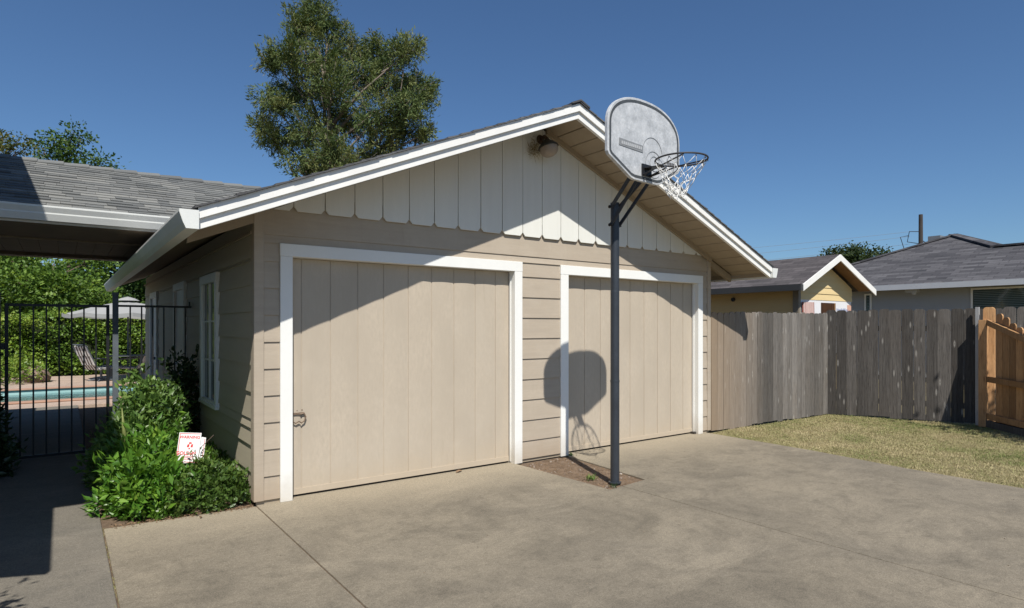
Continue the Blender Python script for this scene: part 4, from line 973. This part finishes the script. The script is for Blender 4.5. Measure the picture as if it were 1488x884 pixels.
# small mounded shrub left of the hedge foot, seen through the gate
x, y = wpos(15, 17)
def shrub(name, label, C0, rad, n, size, mat, seed, W=.5, h=None, group=None, cat='shrub', stems=8, up=.35):
    """leaves in rosettes over a mound; C0 = foot, rad=(rx,ry,rz)"""
    g = np.random.default_rng(seed); root = thing(name, label, cat, C0, group); m = n//9
    d = unit(g.normal(size=(m, 3))); d[:, 2] = np.abs(d[:, 2]); r = g.uniform(.45, 1, (m, 1))**.45
    wob = 1+.22*np.sin(d[:, :1]*6+seed)*np.cos(d[:, 1:2]*5)+g.normal(size=(m, 1))*.07
    S_ = np.array(C0)+d*r*wob*np.array(rad); out = unit(d+np.array([0, 0, up])); P = []; D = []; Rn = []
    shade = g.random(m)
    k = 9; S2 = np.repeat(S_, k, 0); O2 = np.repeat(out, k, 0); rnd_ = g.normal(size=(m*k, 3))
    D = unit(O2*.75+rnd_*.62); P = S2+g.normal(size=(m*k, 3))*size*.45; P[:, 2] = np.maximum(P[:, 2], .0)
    L = size*g.uniform(.6, 1.25, m*k); rn = np.clip(np.repeat(shade, k)*.6+g.random(m*k)*.4, 0, 1)
    leaves('foliage', P, D, L, L*W, mat, root, fold=.18, seed=seed, rnd=rn)
    b = MB(); rg = random.Random(seed)
    for i in range(stems):
        e = Vector(S_[rg.randrange(m)]); f = Vector(C0)+Vector((rg.uniform(-.3, .3)*rad[0], rg.uniform(-.3, .3)*rad[1], 0)); b.tube([f, (f+e)/2+Vector((0, 0, .05)), e], [.010, .007, .003], 5)
    b.build('stems', M['trunk'], root); return root
shrub('shrub', 'low green mounded shrub at the hedge foot behind the pool left side', (x, y, 0), (.9, .9, .75), 2400, .10, M['hedge'], 33)
M['gloss'] = foliage('glossy_bed_leaves', [(.1, (0.028, 0.078, 0.013)), (.45, (0.078, 0.194, 0.022)), (.75, (0.178, 0.327, 0.039)), (.97, (0.404, 0.513, 0.078))], .3, .38, .45, 2.5)
M['gloss2'] = foliage('small_bed_leaves', [(.1, (0.028, 0.063, 0.014)), (.5, (0.077, 0.140, 0.028)), (.85, (0.168, 0.238, 0.056)), (1, (0.420, 0.378, 0.140))], .28, .38, .45, 3)
M['gloss3'] = foliage('dark_bed_leaves', [(.1, (0.013, 0.029, 0.010)), (.5, (0.029, 0.058, 0.018)), (.9, (0.065, 0.098, 0.039))], .2, .35, .5, 3)
M['gloss4'] = foliage('mixed_bed_leaves', [(.1, (0.038, 0.086, 0.020)), (.5, (0.113, 0.209, 0.049)), (.8, (0.244, 0.348, 0.096)), (.97, (0.522, 0.383, 0.260))], .3, .38, .45, 3)
shrub('leafy_shrub', 'bright green long-leaved shrub spilling over the front left of the bed', (-.76, .50, 0), (.31, .40, .50), 3400, .090, M['gloss'], 101, .34)
shrub('leafy_shrub', 'low bright green shrub directly left of the warning sign', (-.62, .95, 0), (.40, .45, .56), 2800, .09, M['gloss'], 107, .36)
shrub('ground_cover', 'dense small-leaved green ground cover at the garage corner', (-.36, .34, 0), (.40, .33, .32), 5200, .050, M['gloss2'], 102, .55, cat='plant')
shrub('ground_cover', 'small-leaved trailing plant under the garage side window', (-.22, 1.2, 0), (.26, .75, .34), 3600, .055, M['gloss2'], 103, .5, cat='plant')
shrub('tall_shrub', 'tall sunlit shrub with mixed green and pinkish leaves by the gate post', (-.60, 2.2, .0), (.38, .60, .94), 6500, .075, M['gloss4'], 104, .5)
shrub('tall_shrub', 'mid-height loose shrub beside the gate with a pale flower spike', (-.82, 1.6, .0), (.30, .5, .66), 3600, .08, M['gloss4'], 108, .4)
shrub('dark_shrub', 'dark purple-green shrub in the shade against the garage wall', (-.17, 2.75, 0), (.22, .34, 1.16), 2600, .065, M['gloss3'], 105, .6)
shrub('shrub', 'dark leafy shrub poking in at the left edge beside the gate post', (-2.08, 2.75, 0), (.28, .4, 1.15), 2600, .08, M['gloss3'], 106, .5)
shrub('shrub', 'leafy shrub by the house wall throwing ragged shade on the walkway', (-2.15, -2.45, 0), (.38, .45, 1.75), 3000, .08, M['gloss'], 109, .4)
# flower spike
b = MB(); b.tube([(-.88, 1.15, .3), (-.89, 1.13, .55), (-.91, 1.12, .80)], [.008, .018, .003], 8); tag(b.build('flower_spike', foliage('pale_spike', [(0, (.22, .26, .08)), (1, (.30, .33, .12))], .2), smooth=True), 'pale yellow-green flower spike standing above the bed near the gate', 'plant')

# ================================================================ WARNING SIGN in the bed
sg = thing('warning_sign', 'white and red warning sign standing in the leaves by the garage', 'sign', (-.42, .78, 0))
SP = Vector((-.425, .60, .455)); sx_ = Vector((.86, -.47, -.05)).normalized(); sn = Vector((-.46, -.85, .22)).normalized(); sz = sx_.cross(sn)*-1
if sz.z < 0: sz = -sz
sx_ = sz.cross(sn)*-1 if sz.cross(sn).dot(sx_) < 0 else sz.cross(sn)
sx_.normalize()
def sp_(x, z, n=0): return SP+sx_*x+sz*z+sn*n
M['sign'] = paint('sign_white', (.80, .80, .80), .4, .02); M['red'] = paint('sign_red', (.62, .05, .05), .5, .05)
b = MB(); b.prism([sp_(-.105, -.135), sp_(.085, -.135), sp_(.085, .135), sp_(-.105, .135)], -sn*.003); p1 = b.build('panel', M['sign'], sg)
b = MB(); b.prism([sp_(-.04, -.140, -.012), sp_(.125, -.140, -.012), sp_(.125, .095, -.012), sp_(-.04, .115, -.012)], -sn*.003); b.build('panel', M['sign'], sg)
b = MB()
for (a, c, e, f) in ((-.098, -.128, -.093, .128), (-.0925, .1235, .0785, .128), (-.0925, -.128, .0785, -.1235)):
    b.prism([sp_(a, c, .0006), sp_(e, c, .0006), sp_(e, f, .0006), sp_(a, f, .0006)], sn*.0006)
b.prism([sp_(.114, -.125, -.0112), sp_(.118, -.125, -.0112), sp_(.118, .085, -.0112), sp_(.114, .085, -.0112)], sn*.0006)
b.build('border', M['red'], p1)
rot = Matrix((sx_, sz, sn)).transposed().to_euler()
def sign_text(body, x, z, size, mat='red', bold=.0):
    o = text_mesh('lettering', body, size, M[mat], bold); o.location = sp_(x, z, .0012); o.rotation_euler = rot; o.parent = p1
    if sg.name in INV: pass
    return o
p1m = None
for args in (('WARNING', -.01, .083, .036, .0008), ('GOLDEN', -.025, -.062, .042, .0012)):
    o = sign_text(args[0], args[1], args[2], args[3], bold=args[4])
# emblem: a small red figure-like mark inside a broken oval
b = MB()
for dx in (-.016, .016):
    b.prism([sp_(dx-.010, .005, .0006), sp_(dx+.008, .005, .0006), sp_(dx+.011, .034, .0006), sp_(dx-.006, .030, .0006)], sn*.0006)
b.prism([sp_(-.012, .036, .0006), sp_(.014, .036, .0006), sp_(.010, .050, .0006), sp_(-.010, .050, .0006)], sn*.0006)
b.prism([sp_(-.012, -.012, .0006), sp_(.006, -.012, .0006), sp_(.002, .0, .0006), sp_(-.008, .0, .0006)], sn*.0006)
b.build('emblem', M['red'], p1)
b = MB()
for zz, w in ((-.078, .055), (-.090, .048), (-.104, .04)):
    x = -w
    while x < w*.8:
        l = random.uniform(.006, .016); b.prism([sp_(x, zz, .0006), sp_(x+l, zz, .0006), sp_(x+l, zz+.006, .0006), sp_(x, zz+.006, .0006)], sn*.0006); x += l+.004
b.build('small_print', M['red'], p1)
b = MB(); b.bar(sp_(0, -.13, -.006), (SP.x+.0, SP.y+.05, -.02), .02, .006, (0, 1, 0)); b.build('stake', M['iron_grey'], sg)
# a sprig in front of the sign
g = np.random.default_rng(55); n = 26
C = np.array(sp_(.085, -.085, .05))+g.normal(size=(n, 3))*np.array([.035, .02, .035]); o = leaves('sprig', C, g.normal(size=(n, 3)), g.uniform(.03, .06, n), .015, M['gloss2'], seed=56)
b = MB(); b.tube([sp_(.09, -.16, .03), sp_(.10, 0, .03), sp_(.20, .12, .02)], .003, 5); b.tube([sp_(.08, -.2, .04), sp_(.05, -.06, .05)], .003, 5); b.build('twig', M['trunk'], o)
tag(o, 'small dark leafy sprig hanging across the lower right of the warning sign', 'plant')

# ================================================================ POOL FURNITURE
M['stripe'] = None
t = NT('striped_cushion'); w = t.n.new('ShaderNodeTexWave'); w.inputs['Scale'].default_value = 5.5; w.bands_direction = 'X'; t.l.new(t.tc.outputs['Object'], w.inputs['Vector'])
t.color(t.ramp(w.outputs['Fac'], [(.0, (.72, .70, .66)), (.55, (.72, .70, .66)), (.6, (.13, .10, .09)), (1, (.13, .10, .09))])); t.rough(.9); M['stripe'] = t.m
def chair(pos, ang, label):
    """deck chair on a sled base; built facing +y, then turned"""
    root = thing('patio_chair', label, 'chair', pos, 'striped chairs at the patio table'); c, s = math.cos(ang), math.sin(ang)
    def T(x, y, z): return (pos[0]+c*x-s*y, pos[1]+s*x+c*y, z)
    cu = MB(); n = 9; prof = [(.30, .43), (.10, .40), (-.22, .38), (-.34, .52), (-.46, .78), (-.56, 1.02)]
    for sd_ in range(len(prof)-1):
        (y0, z0), (y1, z1) = prof[sd_], prof[sd_+1]
        for i in range(n):
            x0 = -.27+.54*i/n; x1 = -.27+.54*(i+1)/n; mi = i % 2
            cu.hexa([T(x0, y0, z0-.05), T(x1, y0, z0-.05), T(x1, y1, z1-.05 if z1 < .5 else z1-.02), T(x0, y1, z1-.05 if z1 < .5 else z1-.02), T(x0, y0, z0), T(x1, y0, z0), T(x1, y1+.03, z1), T(x0, y1+.03, z1)], .5, mi)
    cu.build('cushion', [paint('cushion_white', (.70, .68, .64), .9, .05), paint('cushion_brown', (.12, .09, .08), .9, .05)], root)
    f = MB()
    for x in (-.30, .30):
        f.tube([T(x, .32, .40), T(x, -.24, .35), T(x, -.60, 1.05)], .014, 6); f.tube([T(x, .30, .62), T(x, -.30, .66)], .016, 6); f.tube([T(x, .30, .62), T(x, .26, .38)], .012, 6)
    f.tube([T(-.30, -.60, 1.05), T(.30, -.60, 1.05)], .014, 6); f.build('frame', M['iron_grey'], root)
    f = MB(); f.tube([T(0, .02, .36), T(0, .02, .06)], .03, 8)
    for k in range(4): a = math.pi/4+k*math.pi/2; f.tube([T(0, .02, .08), T(.32*math.cos(a), .02+.32*math.sin(a), .02)], .016, 6)
    f.build('swivel_base', M['iron_grey'], root)
cpx, cpy = wpos(146, 17.6); chair((cpx, cpy, 0), R(-60), 'left striped patio chair with high back facing right to the table')
cpx, cpy = wpos(188, 17.9); chair((cpx, cpy, 0), R(75), 'right striped patio chair partly hidden by the garage corner')
tx, ty = wpos(186, 17.8)
tb = thing('patio_table', 'round patio table with grey legs between the striped chairs', 'table', (tx, ty, 0))
b = MB(); b.lathe((tx, ty, .71), [(0, .02), (.55, .02), (.56, .01), (.55, 0), (0, 0)], 32); b.build('tabletop', M['iron_grey'], tb)
for k in range(4):
    a = math.pi/4+k*math.pi/2; b = MB(); b.tube([(tx+.45*math.cos(a), ty+.45*math.sin(a), 0), (tx+.40*math.cos(a), ty+.40*math.sin(a), .70)], .02, 8); b.build('leg', M['iron_grey'], tb)
um = thing('patio_umbrella', 'white ribbed patio umbrella open over the pool side table', 'umbrella', (tx, ty, 0))
b = MB(); n = 8; rings = [(0, 2.30), (.4, 2.22), (.8, 2.12), (1.12, 2.02), (1.45, 1.92)]; V = []; F = []
for r_, z in rings:
    for k in range(n*4):
        a = 2*math.pi*k/(n*4); sagv = .05*(r_/1.55)*abs(math.sin(a*n/2)); V.append((tx+r_*math.cos(a)*(1-.04*abs(math.sin(a*n/2))), ty+r_*math.sin(a)*(1-.04*abs(math.sin(a*n/2))), z-sagv))
for i in range(len(rings)-1):
    for k in range(n*4): F.append((i*n*4+k, i*n*4+(k+1) % (n*4), (i+1)*n*4+(k+1) % (n*4), (i+1)*n*4+k))
b.add(V, F)
for k in range(n*4):
    a = 2*math.pi*k/(n*4); a2 = 2*math.pi*(k+1)/(n*4); q = lambda a: (tx+1.55*math.cos(a)*(1-.04*abs(math.sin(a*n/2))), ty+1.55*math.sin(a)*(1-.04*abs(math.sin(a*n/2))))
    z_ = lambda a: 1.93-.05*abs(math.sin(a*n/2)); b.quad([(*q(a), z_(a)), (*q(a2), z_(a2)), (*q(a2), z_(a2)-.10), (*q(a), z_(a)-.10)])
b.build('canopy', paint('white_canvas', (.31, .31, .30), .8, .04), um)
b = MB(); b.lathe((tx, ty, 2.30), [(.30, 0), (.18, .07), (0, .12)], 16); b.build('vent_cap', bpy.data.materials['white_canvas'], um)
b = MB(); b.tube([(tx, ty, 0), (tx, ty, 2.4)], .022, 10); b.build('pole', M['iron_grey'], um)
b = MB(); rg = random.Random(3)
x, y = wpos(52, 17.2); V = []; F = []
o_ = bpy.data.meshes.new('boulder')
import bmesh
bm = bmesh.new(); bmesh.ops.create_icosphere(bm, subdivisions=3, radius=.34)
for v_ in bm.verts: v_.co *= 1+.25*mnoise.noise(v_.co*3); v_.co.z *= .8
bm.to_mesh(o_); bm.free(); o_.materials.append(paint('brown_boulder', (.22, .16, .125), .9, .2)); ob = bpy.data.objects.new('boulder', o_); scene.collection.objects.link(ob); ob.location = (x, y, .2)
tag(ob, 'brown rounded boulder at the foot of the hedge left of the chairs', 'rock')

# ================================================================ GRASS AND SMALL THINGS
M['grass'] = None
t = NT('dry_lawn_blades'); a = t.attr(); n = t.noise(.8, 6, .7); n2 = t.noise(6, 3, .6)
n = t.ramp(n, [(.36, 0.), (.64, 1.)]); f = t.math('ADD', t.math('MULTIPLY_ADD', a, .30, t.math('MULTIPLY', n, .55)), t.math('MULTIPLY', n2, .30)); f = t.math('SUBTRACT', f, .02)
c = t.ramp(f, [(.10, (.085, .135, .028)), (.30, (.165, .20, .062)), (.52, (.31, .285, .135)), (.85, (.45, .37, .215))])
t.color(c); t.rough(.7); t.spec(.2); M['grass'] = t.m
g = np.random.default_rng(77); n = 230000
X = 5.98+g.random(n)*6.0; Y = -8+7.96*g.random(n)**.75
def fenceline(x): return -.09-(x-9.6)*(.93/.36)
edge = np.interp(Y, [-12, -3.4, -2.7, -1.6, -.2], [6.02, 6.10, 6.12, 6.24, 6.32])
keep = (X > edge-.01+g.normal(size=n)*.018) & ((X < 9.6) | (Y < fenceline(X)-.03)) & (Y < -.06)
X, Y = X[keep], Y[keep]
Z = np.array([lawn_z(x, y) for x, y in zip(X, Y)])-.004
C = np.stack([X, Y, Z], 1); m = len(C)
D = unit(np.stack([g.normal(size=m)*.75, g.normal(size=m)*.75, np.ones(m)*.75], 1)); L = g.uniform(.014, .036, m)*np.where(g.random(m) < .04, 1.8, 1)
o = leaves('grass', C, D, L, .0035+L*.05, M['grass'], seed=78, fold=.05); o['kind'] = 'stuff'
# debris on the dirt patch
g = np.random.default_rng(80)
b = MB(); rg = random.Random(4)
for i in range(150):
    x = rg.uniform(2.83, 3.5); y = rg.uniform(-1.4, -.03); s = rg.uniform(.003, .009)*(1 if rg.random() < .93 else 2.2); z = -.018
    b.lathe((x, y, z), [(0, -s*.4), (s, 0), (s*.75, s*.6), (0, s*.8)], 6, (rg.uniform(-.3, .3), rg.uniform(-.3, .3), 1), rg.random())
t = NT('gravel_stone'); t.color(t.ramp(t.attr(), [(0, (.14, .10, .075)), (.6, (.24, .19, .15)), (1, (.42, .38, .33))])); o = b.build('gravel', t.m); o['kind'] = 'stuff'
n = 900; C = np.stack([g.uniform(2.82, 3.5, n), g.uniform(-1.4, -.04, n), np.full(n, -.012)], 1); D = unit(np.stack([g.normal(size=n), g.normal(size=n), np.abs(g.normal(size=n))*.15], 1))
o = leaves('leaf_litter', C, D, g.uniform(.01, .035, n), .006, paint('dry_litter', (.26, .17, .10), .9, .4), seed=81); o['kind'] = 'stuff'
def weed(x, y, n, size, seed, label, mat='gloss4', z=-.01, sp=.03):
    g = np.random.default_rng(seed); C = np.array([x, y, z])+g.normal(size=(n, 3))*np.array([sp, sp, .0]); D = unit(np.stack([g.normal(size=n)*.6, g.normal(size=n)*.6, np.abs(g.normal(size=n))+.5], 1))
    o = leaves('weed', C, D, g.uniform(.5, 1, n)*size, size*.14, M[mat], seed=seed); tag(o, label, 'weed')
weed(3.0, -1.02, 60, .07, 1, 'small green weed in the dirt patch left of the pole')
weed(2.98, -1.36, 40, .05, 2, 'dark low weed at the front rim of the dirt patch', 'gloss3')
weed(3.60, -.03, 60, .05, 3, 'tuft of grass at the foot of the middle door casing', 'gloss2')
weed(.0, -1.86, 26, .05, 4, 'tiny weed growing in the driveway joint near the bottom', 'gloss4', -.05, .012)
# grass and dust caught in the joint along the walkway
n = 1500; g = np.random.default_rng(90); C = np.stack([-1.103+g.normal(size=n)*.008, g.uniform(-4.5, .1, n), np.full(n, -.012)], 1); keep = g.random(n) < (.35+.65*(np.sin(C[:, 1]*9) > .2)); C = C[keep]; n = len(C)
D = unit(np.stack([g.normal(size=n), g.normal(size=n), np.abs(g.normal(size=n))*.6+.1], 1)); o = leaves('joint_grass', C, D, g.uniform(.008, .028, n), .004, M['grass'], seed=91); o['kind'] = 'stuff'
# grit and crumbs scattered on the concrete
g = np.random.default_rng(97); n = 420; C = np.stack([g.uniform(-1.0, 7.0, n), -4.6+4.5*g.random(n)**.7, np.full(n, .002)], 1); C = C[(C[:, 0] < 6.0) & ~((C[:, 0] > 2.75) & (C[:, 0] < 3.5) & (C[:, 1] > -1.45))]; n = len(C)
D = unit(np.stack([g.normal(size=n), g.normal(size=n), np.abs(g.normal(size=n))*.15], 1)); L_ = g.uniform(.004, .016, n)
o = leaves('driveway_litter', C, D, L_, L_*.5, paint('grit', (.30, .24, .17), .9, .5), seed=98); o['kind'] = 'stuff'
# dried leaves on the ground
def dry_leaf(x, y, ang, label, s=.05):
    b = MB(); c, sn_ = math.cos(ang), math.sin(ang); T = lambda a, e, z: (x+c*a-sn_*e, y+sn_*a+c*e, z)
    V = [T(-s, 0, .004), T(-s*.4, s*.4, .016), T(s*.4, s*.35, .020), T(s, 0, .012), T(s*.4, -s*.35, .014), T(-s*.4, -s*.4, .018), T(0, 0, .006)]
    b.add(V, [(6, 0, 1), (6, 1, 2), (6, 2, 3), (6, 3, 4), (6, 4, 5), (6, 5, 0)]); tag(b.build('dry_leaf', bpy.data.materials['dry_litter']), label, 'leaf')
dry_leaf(2.06, .02, .4, 'curled brown leaf lying at the sill of the left door', .055)
dry_leaf(-.45, -.10, 1.4, 'small dry leaf on the concrete before the planting bed', .025)
n = 500; g = np.random.default_rng(95); u_ = g.random(n); C = np.stack([-1.05+1.05*u_, .03-.06*u_+.03+np.abs(g.normal(size=n))*-.05+.04, np.full(n, .002)], 1); D = unit(np.stack([g.normal(size=n), g.normal(size=n), np.abs(g.normal(size=n))*.1], 1))
o = leaves('bed_litter', C, D, g.uniform(.01, .03, n), .007, bpy.data.materials['dry_litter'], seed=96); o['kind'] = 'stuff'
for w in list(bpy.data.materials):
    pass
